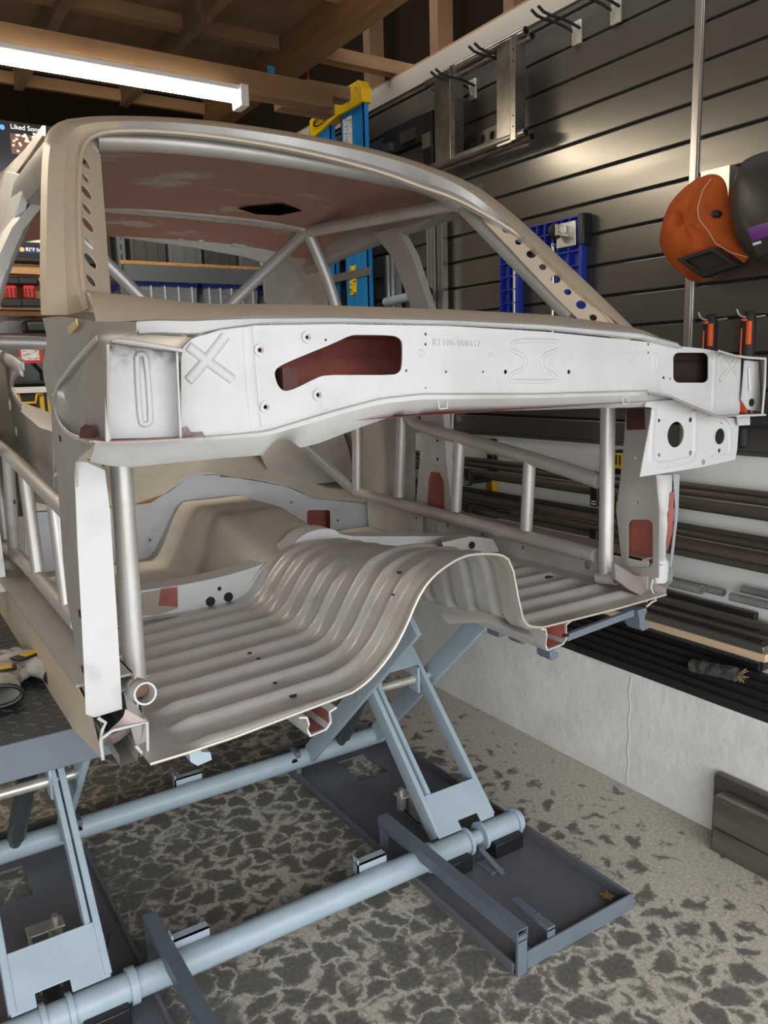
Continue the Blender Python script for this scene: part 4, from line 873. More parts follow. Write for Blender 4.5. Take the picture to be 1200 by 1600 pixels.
    ring = lambda y, w: [Vector((X(xr)-w, y, z-w)), Vector((X(xr)+w, y, z-w)), Vector((X(xr)+w, y, z+w)), Vector((X(xr)-w, y, z+w))]
    m.loft([ring(yb, w), ring(ya, w), ring(ya, w-.003), ring(ya+.05, w-.003)], closed=True); m.add(ring(yb, w), [(0,1,2,3)]); hr_ = Q(m, 'side_rail', LIFTD)
    m = MB(); bx(m, xr-.016, xr+.016, ya, ya+.008, 0, z); Q(m, 'rail_foot', LIFTD, hr_); m = MB(); bx(m, xr-.016, xr+.016, yb-.008, yb, .0, z); Q(m, 'rail_foot', LIFTD, hr_)
    m = MB(); m.tube([(X(xr+.01), ya+.02, .035), (X(xr+.045), ya+.02, .035)], .012, 14); Q(m, 'hinge_pin', LIFTD)
    m = MB(); bx(m, .52, .548, y0+.06, y0+.15, .072, .078); bx(m, .52, .548, y0+.0, y0+.06, .066, .078); bx(m, .52, .548, y0, y0+.006, .01, .074); Q(m, 'lifting_handle', LIFTD, bevel=.002)
    # top platform
    yt0 = 1.61 if s < 0 else 2.25; zt = .862
    m = MB(); bx(m, .405, .90, yt0, 3.05, zt-.004, zt); pt = Q(m, 'top_platform', mat('checker_plate_enamel', (.055,.06,.065), .35, .2))
    if s < 0:
        m = MB(); rg = random.Random(9)
        for i in range(16):
            for j in range(36):
                c = Vector((X(.42+.46*i/15), yt0+.03+j*.036, zt+.0005)); a = PI/4*(1 if (i+j) % 2 else -1); dd = Vector((math.cos(a), math.sin(a), 0))*.012
                m.bead([c-dd, c, c+dd], .0032, (0,0,1), .45, 4)
        Q(m, 'checker_tread', mat('worn_tread', (.13,.14,.15), .3, .4), pt)
    m = MB(); bx(m, .405, .90, yt0-.006, yt0, zt-.075, zt+.001); bx(m, .895, .90, yt0, 3.05, zt-.075, zt); bx(m, .405, .41, yt0, 3.05, zt-.075, zt); Q(m, 'platform_skirt', LIFTD, bevel=.003)
lf = at(948, 1404, 'Z', .014); rg = random.Random(6); m = MB(); m.add([lf+Vector((.02*math.cos(a)*(1 if k % 2 else .5), .028*math.sin(a)*(1 if k % 2 else .5), .004+.01*rg.random())) for k, a in enumerate([2*PI*q/10 for q in range(10)])]+[lf+Vector((0,0,.012))], [(k, (k+1) % 10, 10) for k in range(10)]); tag(m.build('dry_leaf', mat('dry_leaf', (.22,.12,.04), .8), origin=tuple(lf-Vector((0,0,.0005)))), 'small curled dry leaf in the far corner of the lift tray', 'leaf')
# cross tubes
m = MB(); m.tube([(LC-.82, YT1, ZT), (LC-.60, YT1, ZT)], RTB, 28); m.tube([(LC-.66+.0, YT1, ZT), (LC-.60, YT1, ZT)], .02, 20); m.tube([(LC-.60, YT1, ZT), (LC+.60, YT1, ZT)], RTB, 28); m.tube([(LC+.66, YT1, ZT), (LC+.82, YT1, ZT)], RTB, 28); CT = Q(m, 'cross_tube', LIFTB)
m = MB(); m.tube([(LC-.80, YT2, ZT), (LC+.80, YT2, ZT)], RTB, 28); CT2 = Q(m, 'cross_tube', LIFTB)
m = MB()
for px, py in ((463, 1192), (125, 1300)): p = at(px, py-6, 'Z', ZT+.03); m.disc((p.x, YT2-.030, ZT+.013), (0,1,.4), .012, -.006, 16)
Q(m, 'tube_hole', BLACK, CT2, split=True)
for px, py, yy in ((588, 1352, YT1), (303, 1470, YT1), (298, 1222, YT2)):
    p = at(px, py, 'Y', yy); m = MB(); m.box(p.x-.05, p.x+.05, yy+.022, yy+.027, ZT+.015, ZT+.055); m.box(p.x-.05, p.x+.05, yy+.022, yy+.050, ZT+.051, ZT+.055); m.box(p.x-.05, p.x-.046, yy+.022, yy+.05, ZT+.02, ZT+.07)
    Q(m, 'tube_tab', LIFTB)
# pad hooks seen under the front of the floor pan
def hook(px, py, Y, m_, sc=1.0):
    c = at(px, py, 'Y', Y); pr = [(-.02,.03),(.018,.03),(.02,.018),(.012,.008),(.014,-.008),(.032,-.014),(.034,-.03),(.005,-.034),(-.008,-.022),(-.01,0)]
    m = MB(); d = Vector((0,.05,0)); m.plate([c+Vector((a*sc, 0, b*sc)) for a, b in pr], [], d); Q(m, 'pad_hook', m_)
hook(303, 1172, 1.40, LIFTB); hook(1003, 968, 1.40, LIFTD, 1.0); hook(862, 1018, 1.50, LIFTD, .8); hook(815, 995, 1.62, LIFTD, .7)
m = MB(); m.bar(at(884, 996, 'Y', 1.40), at(988, 957, 'Y', 1.40), .012, .018); Q(m, 'pad_arm', LIFTD)
m = MB(); m.bar(at(770, 985, 'Y', 1.66), at(800, 975, 'Y', 1.66), .05, .03); Q(m, 'pad_arm', LIFTD)
# ------------------------------------------------------------------ gloves on the left platform
GL = mat('grey_glove_cloth', (.55,.53,.50), .9, 0, (.35,.33,.31), 18, bump=.3, bscale=40)
def glove(loc, rz, label):
    t = thing('work_glove', loc, label, 'glove', None); t.rotation_euler = (0,0,rz); ORG[t.name] = Vector((0,0,0))
    m = MB(); rg = random.Random(int(loc[0]*100))
    sec = [(-.11,.045,.022),(-.06,.043,.024),(-.02,.040,.022),(.02,.050,.026),(.06,.052,.022),(.085,.048,.018)]
    rows = []
    for x, w, h in sec: rows.append([Vector((x, math.cos(a)*w*(1+.06*rg.uniform(-1,1)), h+.002+math.sin(a)*h*(1+.1*rg.uniform(-1,1)))) for a in [2*PI*k/20 for k in range(20)]])
    m.loft(rows, closed=True)
    for i, (y, l) in enumerate(((-.036,.06),(-.012,.075),(.013,.072),(.036,.055))): m.tube(smooth([Vector((.07, y, .02)), Vector((.07+l*.6, y*1.1, .028)), Vector((.075+l, y*1.15, .014))], 2), .0115, 12)
    m.tube(smooth([Vector((0,-.04,.02)), Vector((.04,-.075,.024)), Vector((.07,-.08,.014))], 2), .013, 12); m.build('glove_body', GL, t, ang=70)
    m = MB(); m.tube([Vector((-.112, math.cos(a)*.046, .024+math.sin(a)*.023)) for a in [2*PI*k/24 for k in range(25)]], .005, 8); m.build('cuff_trim', BLACK, t)
    m = MB(); m.box(-.02, .02, -.04, .04, .044, .050); m.build('wrist_strap', BLACK, t, bevel=.003)
    m = MB(); m.box(-.012, .012, -.03, .02, .0502, .0515); m.build('strap_tab', YELLOW, t)
    return t
p = at(10, 1100, 'Z', .866); glove((p.x, p.y+.10, .866), 1.45, 'grey cloth work glove with black round cuff at the left picture edge')
p = at(40, 1085, 'Z', .866); glove((p.x+.035, p.y+.13, .866), 2.05, 'grey cloth work glove with yellow striped strap beside the car sill')
# ------------------------------------------------------------------ right wall: pipes, racks, bars
XP = 2.315
def yspan(px0, py0, X): return at(px0, py0, 'X', X).y
grp = 'long steel pipes racked on the wall'
P1 = [(1127,765,.012,2.350,'uppermost thin dark pipe on the upper wall rack'),(1127,776,.0125,2.325,'thin dark pipe second from top on the upper wall rack'),(1127,794,.0205,2.295,'thick dark pipe at the bottom of the upper wall rack'),
      (1127,832,.011,2.350,'uppermost thin dark pipe on the lower wall rack'),(1127,843,.0125,2.330,'second dark pipe down on the lower wall rack'),(1127,857,.0135,2.310,'third dark pipe down on the lower wall rack'),(1127,873,.0185,2.285,'thick dark pipe at the bottom of the lower wall rack')]
zz = []
for x, y, r, X, lab in P1:
    z = at(x, y, 'X', X).z; zz.append((X, z, r)); y0 = .75+.05*random.random(); y1 = 4.5+.1*random.random()
    m = MB(); m.tube([(X, y0, z), (X, y1, z)], r, 18, hollow=.003); o = m.build('steel_pipe', PIPE); tag(o, lab, 'pipe', grp)
for i, (x0, y0, r, X, lab) in enumerate([(742,722,.012,2.365,'short dark pipe resting on top of the upper rack pipes behind the cage'),(690,768,.012,2.26,'dark pipe lying in front on the lower rack pipes, half length'),(800,800,.013,2.255,'dark pipe with a bright seam in front on the lower rack')]):
    p = at(x0, y0, 'X', X); m = MB(); m.tube([(X, p.y, p.z), (X, p.y-1.3, p.z)], r, 16, hollow=.003); tag(m.build('steel_pipe', PIPE), lab, 'pipe', grp)
for i, (x, y, r, X, back, lab) in enumerate([(1097,922,.0155,2.29,1.6,'dull grey pipe with bright cut end near the car, left of two'),(1131,926,.014,2.335,1.4,'dull grey pipe with bright cut end beside the white wall, right of two'),(1142,932,.014,2.30,-1.0,'dull grey pipe running out of the picture below the right pipes'),(1160,920,.013,2.36,-1.0,'dull grey pipe against the wall at the right edge, hindmost')]):
    p = at(x, y, 'X', X); m = MB(); m.tube([(X, p.y, p.z), (X, p.y+back, p.z)], r, 20, hollow=.0025); o = m.build('grey_pipe', GALV); tag(o, lab, 'pipe', 'grey pipes on the shelf bars')
# rack brackets
LABT = mat('white_print', (.7,.7,.7), .6)
def bracket(Y, lab):
    t = thing('rack_bracket', (XW, Y, .72), lab, 'bracket', 'wall rack brackets')
    m = MB(); m.box(XW-.03, XW, Y-.02, Y+.02, .74, 1.235); m.build('upright', BLACK, t, bevel=.003)
    for z0, z1 in ((1.165, 1.225), (.985, 1.05), (.80, .85)):
        m = MB(); m.box(XW-.034, XW-.005, Y-.026, Y+.026, z0, z1); y = m.build('yellow_cap', YELLOW, t, bevel=.004)
        m = MB(); m.box(XW-.036, XW-.034, Y-.012, Y-.006, z0+.015, z1-.008); m.box(XW-.036, XW-.034, Y+.006, Y+.012, z0+.015, z1-.008); m.build('cap_mark', BLACK, y)
    for z in (zz[2][1]-zz[2][2], zz[6][1]-zz[6][2]):
        m = MB(); m.box(2.24, XW, Y-.016, Y+.016, z-.022, z-.001); m.box(2.236, 2.252, Y-.018, Y+.018, z-.03, z+.045); a = m.build('rack_arm', BLACK, t, bevel=.003)
        m = MB()
        for k in range(2): m.box(2.2352, 2.236, Y-.012, Y+.010, z-.012-.010*k, z-.008-.010*k)
        m.build('arm_print', LABT, a)
for q, lab in (((612, 700), 'black and yellow wall rack bracket by the blue ladder foot'), ((765, 710), 'black and yellow wall rack bracket behind the middle cage post'), ((967, 720), 'black and yellow wall rack bracket beside the front cage post'), ((1290, 700), None)):
    if lab: bracket(at(q[0], q[1], 'X', 2.37).y, lab)
bracket(1.23, 'black wall rack bracket at the right end of the pale shelf')
# pale shelf with flat bars
ye = at(1195, 1030, 'X', 2.25).y; zs_ = at(1195, 1030, 'X', 2.25).z
t = thing('wall_shelf', (2.32, 2.6, zs_-.02), 'pale wooden wall shelf edge carrying dark flat steel bars', 'shelf')
MB().box(2.25, XW, ye, 4.3, zs_-.012, zs_+.012).build('shelf_board', MAPLE, t)
for yb in (ye+.01, 2.1, 3.1): MB().box(2.25, XW, yb-.006, yb+.006, zs_-.04, zs_-.012).build('shelf_bracket', BLACK, t)
zt = zs_+.0125; cols = [RAWST, BARBLK, RAWST, BARBLK, PIPE, BARBLK]
for i, (x0, x1, h, lab) in enumerate([(2.255,2.283,.022,'worn steel flat bar along the front edge of the pale shelf'),(2.284,2.300,.028,'black flat bar, second from the front on the pale shelf'),(2.301,2.318,.040,'scratched steel bar in the middle of the pale shelf'),(2.319,2.338,.044,'black bar behind the scratched bar on the pale shelf'),(2.339,2.360,.070,'brown streaked steel bar high at the back of the pale shelf'),(2.361,2.385,.085,'tall black bar against the wall on the pale shelf')]):
    o = MB().box(x0, x1, ye+.01+.02*i*(i % 2), 4.1, zt, zt+h).build('flat_bar', cols[i], bevel=.002); tag(o, lab, 'bar', 'flat bars on the pale shelf')
# black bars on the concrete ledge
x = 2.236
for i, (w, h, lab) in enumerate([(.020,.030,'frontmost black steel bar lying on the concrete ledge'),(.018,.050,'second black steel bar from the front on the concrete ledge'),(.022,.072,'third black steel bar from the front on the concrete ledge'),(.020,.092,'fourth black steel bar from the front on the concrete ledge'),(.024,.112,'fifth black steel bar from the front on the concrete ledge'),(.024,.130,'hindmost black steel bar by the wall on the concrete ledge')]):
    o = MB().box(x, x+w, [.6,.6,.85,1.22,1.36,1.42][i], 4.2, .4465, .4465+h).build('ledge_bar', BARBLK, bevel=.0015); tag(o, lab, 'bar', 'black bars on the concrete ledge'); x += w+.002
a = at(1082, 1040, 'X', 2.262); b = at(1150, 1054, 'X', 2.262)
m = MB(); rg = random.Random(2); n = 16
m.tube([a.lerp(b, k/n) for k in range(n+1)], [.022+.002*rg.random()+(.002 if k in (4, 9, 13) else 0) for k in range(n+1)], 14)
t = thing('wrapped_bundle', (2.262, b.y, a.z-.03), 'ragged wrapped bundle with frayed end lying on the black ledge bars', 'bundle'); m.build('wrapping', mat('grimy_plastic', (.10,.095,.085), .3, 0, (.03,.03,.03), 40), t)
m = MB()
for k in range(18): d = Vector((rg.uniform(-1,1)*.02, -.02-.02*rg.random(), rg.uniform(-1,1)*.018)); m.tube([b+d*.3, b+d+Vector((0,0,rg.uniform(-.01,.01)))], .0012, 5)
m.build('frayed_ends', mat('straw', (.35,.27,.12), .8), t)
# rectangular tubes on the floor
def recttube(x0, x1, z0, z1, y1, lab, mm):
    o = MB(); r = .009; ring = []
    for cx, cz, a0 in ((x1-r, z1-r, 0), (x0+r, z1-r, 90), (x0+r, z0+r, 180), (x1-r, z0+r, 270)):
        for k in range(4): t = math.radians(a0+30*k); ring.append((cx+r*math.cos(t), cz+r*math.sin(t)))
    o.loft([[Vector((a, y, b)) for a, b in ring] for y in (.35, y1)], closed=True); n = len(ring); o.add([Vector((a, .35, b)) for a, b in ring], [tuple(range(n))]); o.add([Vector((a, y1, b)) for a, b in ring], [tuple(range(n))])
    return tag(o.build('steel_beam', mm, ang=25), lab, 'steel beam', 'steel beams stacked against the concrete')
yq = at(1112, 1330, 'Z', 0).y; xq = at(1112, 1330, 'Z', 0).x; z2 = at(1116, 1243, 'Y', yq).z; zm = at(1113, 1293, 'Y', yq).z
recttube(xq, xq+.06, 0, zm-.001, yq, 'lower steel beam in the front row of the stack by the concrete wall', RAWST)
recttube(xq, xq+.06, zm, z2, yq, 'upper steel beam in the front row of the stack by the concrete wall', RAWST)
recttube(xq+.063, min(xq+.12, XC-.002), 0, z2+.035, yq+.045, 'tall dark steel beam standing against the concrete, behind the front two', PIPE)
# ------------------------------------------------------------------ hung on the slats
def dhook(px, py, lab):
    b = at(px, py, 'X', 2.375); t = thing('double_hook', tuple(b), lab, 'hook', 'double hooks on the slat wall')
    m = MB(); m.box(2.372, 2.384, b.y-.022, b.y+.022, b.z-.06, b.z+.02); m.build('hook_plate', CHROME, t, bevel=.002)
    for s in (-1, 1):
        y = b.y+s*.017
        MB().tube(smooth([Vector((2.374, y, b.z-.01)), Vector((2.30, y, b.z+.004)), Vector((2.20, y, b.z+.004)), Vector((2.165, y, b.z+.022))], 1), .0055, 10).build('prong', RUBBER, t)
    MB().tube([(2.372, b.y, b.z-.045), (2.35, b.y, b.z-.0)], .003, 8).build('brace_wire', CHROME, t)
dhook(901, 42, 'black double hook on the slats, right of the hanging steel frame'); dhook(962, 8, 'black double hook at the very top of the slat wall')
dhook(738, 132, 'black double hook holding the left end of the steel frame'); dhook(800, 95, 'black double hook holding the steel frame near its right upright')
XF = 2.28
t = thing('steel_stand_frame', (XF, at(750,150,'X',XF).y, at(750,240,'X',XF).z), 'bare steel frame of two channels and twin tubes hanging on slat wall hooks', 'steel frame')
RAW2 = mat('bare_steel', (.34,.31,.27), .3, .9, (.22,.20,.18), 8)
for (x0, y0, x1, y1) in ((667,128,822,50), (676,252,822,218)):
    for dx, dz in ((0, 0), (.032, -.012)):
        a, b = at(x0, y0, 'X', XF), at(x1, y1, 'X', XF); zc = (a.z+b.z)/2
        MB().tube([(XF+dx, a.y, zc+dz), (XF+dx, b.y, zc+dz)], .0165, 18, hollow=.003).build('frame_tube', RAW2, t)
for (xa, xb, yt, yb) in ((678,713,112,256), (776,808,66,226)):
    a, b = at(xa, yt, 'X', XF-.012), at(xb, yb, 'X', XF-.012); zt_, zb_ = at((xa+xb)/2, yt, 'X', XF).z, at((xa+xb)/2, yb, 'X', XF).z
    m = MB(); y0, y1 = min(a.y, b.y), max(a.y, b.y); m.box(XF-.022, XF+.03, y0, y0+.028, zb_, zt_); m.box(XF-.012, XF+.03, y0+.030, y1, zb_, zt_); m.bead([(XF-.022, y0+.028, zb_), (XF-.022, y0+.028, zt_)], .002, (-1,0,0)); u = m.build('frame_upright', RAW2, t, bevel=.002)
    m = MB()
    for z in (zb_+.05, zb_+.09, zt_-.05, zt_-.09): m.disc((XF-.0225, y0+.012, z), (-1,0,0), .004, .001, 10)
    m.build('bolt_hole', BLACK, u, split=True)
a, b = at(712, 245, 'X', 2.37), at(800, 190, 'X', 2.37)
m = MB().plate([(2.372, b.y, a.z-.01), (2.372, a.y, a.z-.01), (2.372, a.y, a.z+.065), (2.372, b.y, a.z+.065)], [circ((2.372, b.y+(a.y-b.y)*k/6, a.z+.03), .017, (0,1,0), (0,0,1)) for k in range(1, 6)], (.004,0,0)); tag(m.build('perforated_strip', RAW2), 'dark steel strip with round holes on the slats behind the steel frame', 'bracket')
a, b = at(600, 240, 'X', 2.36), at(672, 196, 'X', 2.36)
t = thing('dark_wall_bracket', (2.37, (a.y+b.y)/2, a.z), 'dark metal bracket panel on the slats above the car roof', 'bracket')
MB().box(2.355, 2.38, b.y, a.y, a.z-.02, a.z+.10).build('panel', mat('dark_steel_panel', (.035,.032,.03), .45, .6), t, bevel=.003)
m = MB(); m.box(2.34, 2.356, b.y+.10, b.y+.22, a.z, a.z+.05); m.box(2.33, 2.356, b.y+.3, b.y+.36, a.z-.01, a.z+.03); m.build('clip', RAW2, t, split=True)
c = at(669, 222, 'X', 2.34); m = MB(); m.box(2.33, 2.385, c.y-.045, c.y+.03, c.z-.12, c.z+.13); m.build('holder', BLACK, t, bevel=.004)
m = MB(); m.box(2.322, 2.33, c.y-.04, c.y+.025, c.z-.03, c.z+.035); m.build('holder_plate', ALU, t)
# aluminium rails
for i, (x0, x1, yt, yb, lab) in enumerate([(667,681,346,700,'bright aluminium rail standing on the slats, left of two'),(684,692,345,700,'narrow aluminium rail standing on the slats, right of two'),(600,620,400,700,'pale ribbed aluminium profile beside the blue ladder')]):
    a, b = at(x0, yt, 'X', 2.34), at(x1, yt, 'X', 2.34); m = MB(); y0, y1 = b.y, a.y; w = y1-y0
    m.box(2.35, 2.365, y0, y1, 1.30, a.z); m.box(2.335, 2.35, y0, y0+w*.2, 1.30, a.z); m.box(2.335, 2.35, y1-w*.2, y1, 1.30, a.z); m.box(2.335, 2.35, y0+w*.45, y0+w*.55, 1.3, a.z); m.box(2.365, 2.385, y0+w*.3, y1-w*.3, 1.5, 1.52)
    tag(m.build('aluminium_rail', ALU), lab, 'rail', 'aluminium profiles on the slat wall')
a, b = at(603, 472, 'X', 2.28), at(664, 458, 'X', 2.28)
t = thing('blue_grey_tube', tuple(a), 'blue-grey round tube with a black end knob in front of the aluminium rails', 'tube'); MB().tube([a, b], .022, 16).build('tube_body', LIFTB, t); MB().tube([b, b+(b-a).normalized()*.03], .026, 16).build('end_knob', BLACK, t); MB().box(a.x, 2.384, a.y-.3, a.y-.28, a.z-.01, a.z+.01).build('tube_bracket', BLACK, t)
# blue ladder
XLd = 2.24
def V(px, py, X=XLd): return at(px, py, 'X', X)
yL0, yL1 = V(567,160).y, V(531,160).y; zt_ = V(548, 160).z
t = thing('blue_stepladder', (XLd, yL0+.1, 1.2), 'blue fibreglass stepladder with yellow top cap, hung folded by the slat wall', 'ladder')
zb_ = at(575, 683, 'X', XLd).z
def chan(y0, y1, xf, xb, z0, z1, nm='ladder_rail'):
    m = MB(); m.box(xf, xf+.006, y0, y1, z0, z1); m.box(xf, xb, y0, y0+.006, z0, z1); m.box(xf, xb, y1-.006, y1, z0, z1); m.bead([(xf, (y0+y1)/2, z0), (xf, (y0+y1)/2, z1)], .003, (-1,0,0)); return m.build(nm, BLUEF, t)
r1 = chan(yL0, yL1, XLd, XLd+.03, zb_+.03, zt_); r2 = chan(yL1+.11, yL1+.34, XLd-.0, XLd+.03, zb_+.03, zt_-.02)
yA, yB_ = yL0-.01, V(486, 180).y
m = MB(); m.loft([[Vector((XLd-.012, y, z)) for y, z in ((yL0-.015, zt_+.03), (yL0+.02, zt_+.075), (yL1+.01, zt_+.075), (yB_, zt_+.02))], [Vector((XLd-.014, y, z)) for y, z in ((yL0-.012, zt_-.03), (yL0+.02, zt_-.035), (yL1+.01, zt_-.035), (yB_, zt_-.08))]], thick=.055, tdir=(1,0,0)); cap = m.build('top_cap', YELLOW, t, bevel=.002)
m = MB()
for y, z in ((yL0+.04, zt_+.045), (yL0+.11, zt_+.045), (yL0+.11, zt_-.0), (yL0+.0, zt_+.0)): m.disc((XLd-.015, y, z), (-1,0,0), .007, .004, 10)
m.build('cap_rivet', CHROME, cap, split=True)
m = MB(); yc = (yL1+yB_)/2+.02; zc = zt_-.005; ov = lambda a, b: [Vector((XLd-.0175, yc+a*math.cos(k*2*PI/28), zc+b*math.sin(k*2*PI/28)-.1*a*math.cos(k*2*PI/28))) for k in range(28)]
m.plate(ov(.085, .030), [ov(.075, .023)], (-.001,0,0)); m.build('oval_logo', BLACK, cap)
tcu = bpy.data.curves.new('logo', 'FONT'); tcu.body = 'WERNER'; tcu.size = .036; tcu.align_x = 'CENTER'; tcu.align_y = 'CENTER'; tcu.extrude = .0005
to = bpy.data.objects.new('logo', tcu); COL.objects.link(to); dg = bpy.context.evaluated_depsgraph_get(); dg.update(); me = bpy.data.meshes.new_from_object(to.evaluated_get(dg)); bpy.data.objects.remove(to)
m = MB(); m.add([Vector((XLd-.019-v.co.z, yc-v.co.x, zc+v.co.y+v.co.x*.1)) for v in me.vertices], [tuple(p.vertices) for p in me.polygons]); m.build('logo_letters', BLACK, cap, flat=True)
def lab_(px0, py0, px1, py1, mm, nm):
    a, b = V(px0, py0, XLd-.002), V(px1, py1, XLd-.002); return MB().box(XLd-.004, XLd-.002, min(a.y,b.y), max(a.y,b.y), min(a.z,b.z), max(a.z,b.z)).build(nm, mm, r1)
lab_(536,187,551,228,LAB,'white_label'); lab_(546,416,558,460,YLAB,'yellow_label')
MB().box(XLd-.01, XLd+.01, yL0-.01, yL1+.36, V(540,432).z-.02, V(540,432).z+.02).build('ladder_step', ALU, t)
for y0, y1 in ((yL0, yL1), (yL1+.11, yL1+.34)):
    MB().box(XLd-.004, XLd+.034, y0-.003, y1+.003, zb_, zb_+.03).build('ladder_foot', YELLOW, t)
MB().box(XLd+.03, XW-.015, yL0+.02, yL0+.05, 2.2, 2.23).build('hanging_bracket', BLACK, t)
# blue plastic dolly with caster
XB = 2.35
t = thing('blue_dolly', (XB, at(850,400,'X',XB).y, 1.5), 'blue lattice plastic dolly with black corner and caster hung on the slats', 'dolly')
def lattice(px0, py0, px1, py1, nx, nz, nm):
    a, b = at(px0, py0, 'X', XB), at(px1, py1, 'X', XB); y0, y1 = sorted((a.y, b.y)); z0, z1 = sorted((a.z, b.z)); m = MB()
    m.box(XB+.01, XB+.03, y0, y1, z0, z1)
    for i in range(nx+1): y = y0+(y1-y0)*i/nx; m.box(XB-.012, XB+.01, y-.003, y+.003, z0, z1)
    for i in range(nz+1): z = z0+(z1-z0)*i/nz; m.box(XB-.012, XB+.01, y0, y1, z-.003, z+.003)
    m.box(XB-.013, XB+.01, y0-.012, y0+.002, z0, z1); return m.build(nm, BLUEP, t)
a = at(910, 345, 'X', XB); zt2 = at(905, 338, 'X', XB).z
def lat2(y0, y1, z0, z1, nx, nz, nm):
    m = MB(); m.box(XB+.01, XB+.03, y0, y1, z0, z1)
    for i in range(nx+1): y = y0+(y1-y0)*i/nx; m.box(XB-.012, XB+.01, y-.0025, y+.0025, z0, z1)
    for i in range(nz+1): z = z0+(z1-z0)*i/nz; m.box(XB-.012, XB+.01, y0, y1, z-.0025, z+.0025)
    m.box(XB-.014, XB+.01, y0-.016, y0, z0, z1); return m.build(nm, BLUEP, t)
yr0 = at(912, 400, 'X', XB).y; yr1 = at(880, 400, 'X', XB).y; yl0 = at(813, 440, 'X', XB).y; yl1 = at(785, 440, 'X', XB).y; zb2 = 1.55
lat2(yr0+.012, yr1+.02, zb2, zt2-.07, 2, 9, 'lattice_column'); lat2(yl0+.012, yl1, zb2, zt2-.07, 2, 9, 'lattice_column'); lat2(yr0+.02, yl1, zt2-.09, zt2, 10, 2, 'lattice_top')
MB().box(XB-.016, XB+.032, yr0-.012, yr0+.018, zt2-.11, zt2+.008).build('black_corner', BLACK, t, bevel=.006)
for y in (yr1+.05, yl0+.03): MB().tube([(XB-.004, y, zb2), (XB-.004, y, zt2-.08)], .009, 12).build('alu_stiffener', ALU, t)
c = at(880, 353, 'X', XB-.016); m = MB(); m.box(XB-.019, XB-.015, yr0+.025, yr0+.125, zt2-.105, zt2-.015); cp = m.build('caster_plate', CHROME, t, bevel=.002)
w = at(868, 361, 'X', XB-.055); MB().lathe(w-Vector((.0,.014,0)), (0,1,0), [(.012,-.002),(.026,0),(.030,.008),(.030,.022),(.026,.03),(.012,.032)], 26).build('caster_wheel', RUBBER, t)
m = MB(); m.box(XB-.075, XB-.018, w.y-.024, w.y-.018, w.z-.02, w.z+.02); m.box(XB-.05, XB-.018, w.y-.05, w.y-.024, w.z-.012, w.z+.012); m.disc((w.x, w.y-.026, w.z), (0,-1,0), .010, .006, 12); m.build('caster_fork', CHROME, t)
# ------------------------------------------------------------------ welding hood and helmet
def dome(out, ctr, xb, depth, mm, nm, parent, folds=None, rings=14, n=72, pw=.55):
    o = [at(x, y, 'X', xb) for x, y in out]; o = smooth(o, 2, True); o.append(o[0]); o = resample(o, n+1)[:-1]; c = at(ctr[0], ctr[1], 'X', xb); rows = []
    for i in range(rings+1):
        s = i/rings; s2 = math.sin(s*PI/2); r = []
        for k, p in enumerate(o):
            q = c+(p-c)*s2; dd = depth*(max(0, 1-s2**2))**pw
            if folds: dd += folds(s2, 2*PI*k/n, q)
            r.append(Vector((xb-dd, q.y, q.z)))
        rows.append(r)
    m = MB(); m.loft(rows[::-1], closed=True); m.loft([rows[-1], [Vector((2.383, (p.y-c.y)*.8+c.y, (p.z-c.z)*.8+c.z)) for p in rows[-1]]], closed=True); return m.build(nm, mm, parent, ang=80)
XM = 2.365
HOOD = [(1128,265),(1146,276),(1152,300),(1155,340),(1168,385),(1172,403),(1152,420),(1110,436),(1084,442),(1070,432),(1048,410),(1037,392),(1034,370),(1040,345),(1053,315),(1078,288),(1105,270)]
t = thing('welding_hood', tuple(at(1100,400,'X',2.3)), 'orange leather welding hood with black rectangular window hung on slats', 'welding hood')
LEATH = mat('orange_suede', (.52,.10,.010), .85, 0, (.36,.062,.008), 7, .35, .65, bump=.25, bscale=30)
def lens_drop(s, a, q):
    b1 = at(1085, 330, 'X', XM); d = (q-b1).length
    f = -.030*math.exp(-((q-at(1083,345,'X',XM)).length/.022)**2)-.022*math.exp(-((q-at(1098,375,'X',XM)).length/.018)**2)+.018*math.exp(-((q-at(1068,355,'X',XM)).length/.022)**2)+.012*math.sin(a*5+1)*s*(1-s)*2
    return f
XM = 2.31
hd_ = dome(HOOD, (1098,350), XM, .085, LEATH, 'hood_body', t, lens_drop)
def surfp(px, py, out, ctr, depth, pw=.55): # approximate dome height at a pixel
    return None
def onh(px, py):  # walk towards the dome
    X = XM-.12; return at(px, py, 'X', X)
fr = [at(x, y, 'X', XM-.088 if i < 9 else 0) for i, (x, y) in enumerate([(1058,405),(1117,386),(1157,414),(1098,434)])]
nn = (fr[1]-fr[0]).cross(fr[3]-fr[0]).normalized(); nn = nn if nn.x < 0 else -nn
cc = sum(fr, Vector())/4
inn_ = [cc+(p-cc)*.68 for p in fr]; fr2 = [at(x, y, 'X', XM-.06) for x, y in [(1058,405),(1117,386),(1157,414),(1098,434)]]
m = MB(); m.plate(fr, [inn_], nn*.008); m.loft([fr+[fr[0]], [p+Vector((.035,0,.0)) for p in fr+[fr[0]]]]); wf = m.build('window_frame', BLACK, t, bevel=.002)
m = MB(); m.add([p-nn*.002 for p in inn_], [(0,1,2,3)]); m.build('dark_lens', mat('lens_glass', (.035,.032,.028), .12), wf)
for px, py in ((1118,334),(1048,365)):
    p = hit(px, py, lambda q: q.x-(XM-.075 if px > 1100 else XM-.045)); MB().lathe(p, (-1,-.15,0), [(.011,-.02),(.011,.003),(.007,.007)], 16).build('snap_button', BLACK, t)
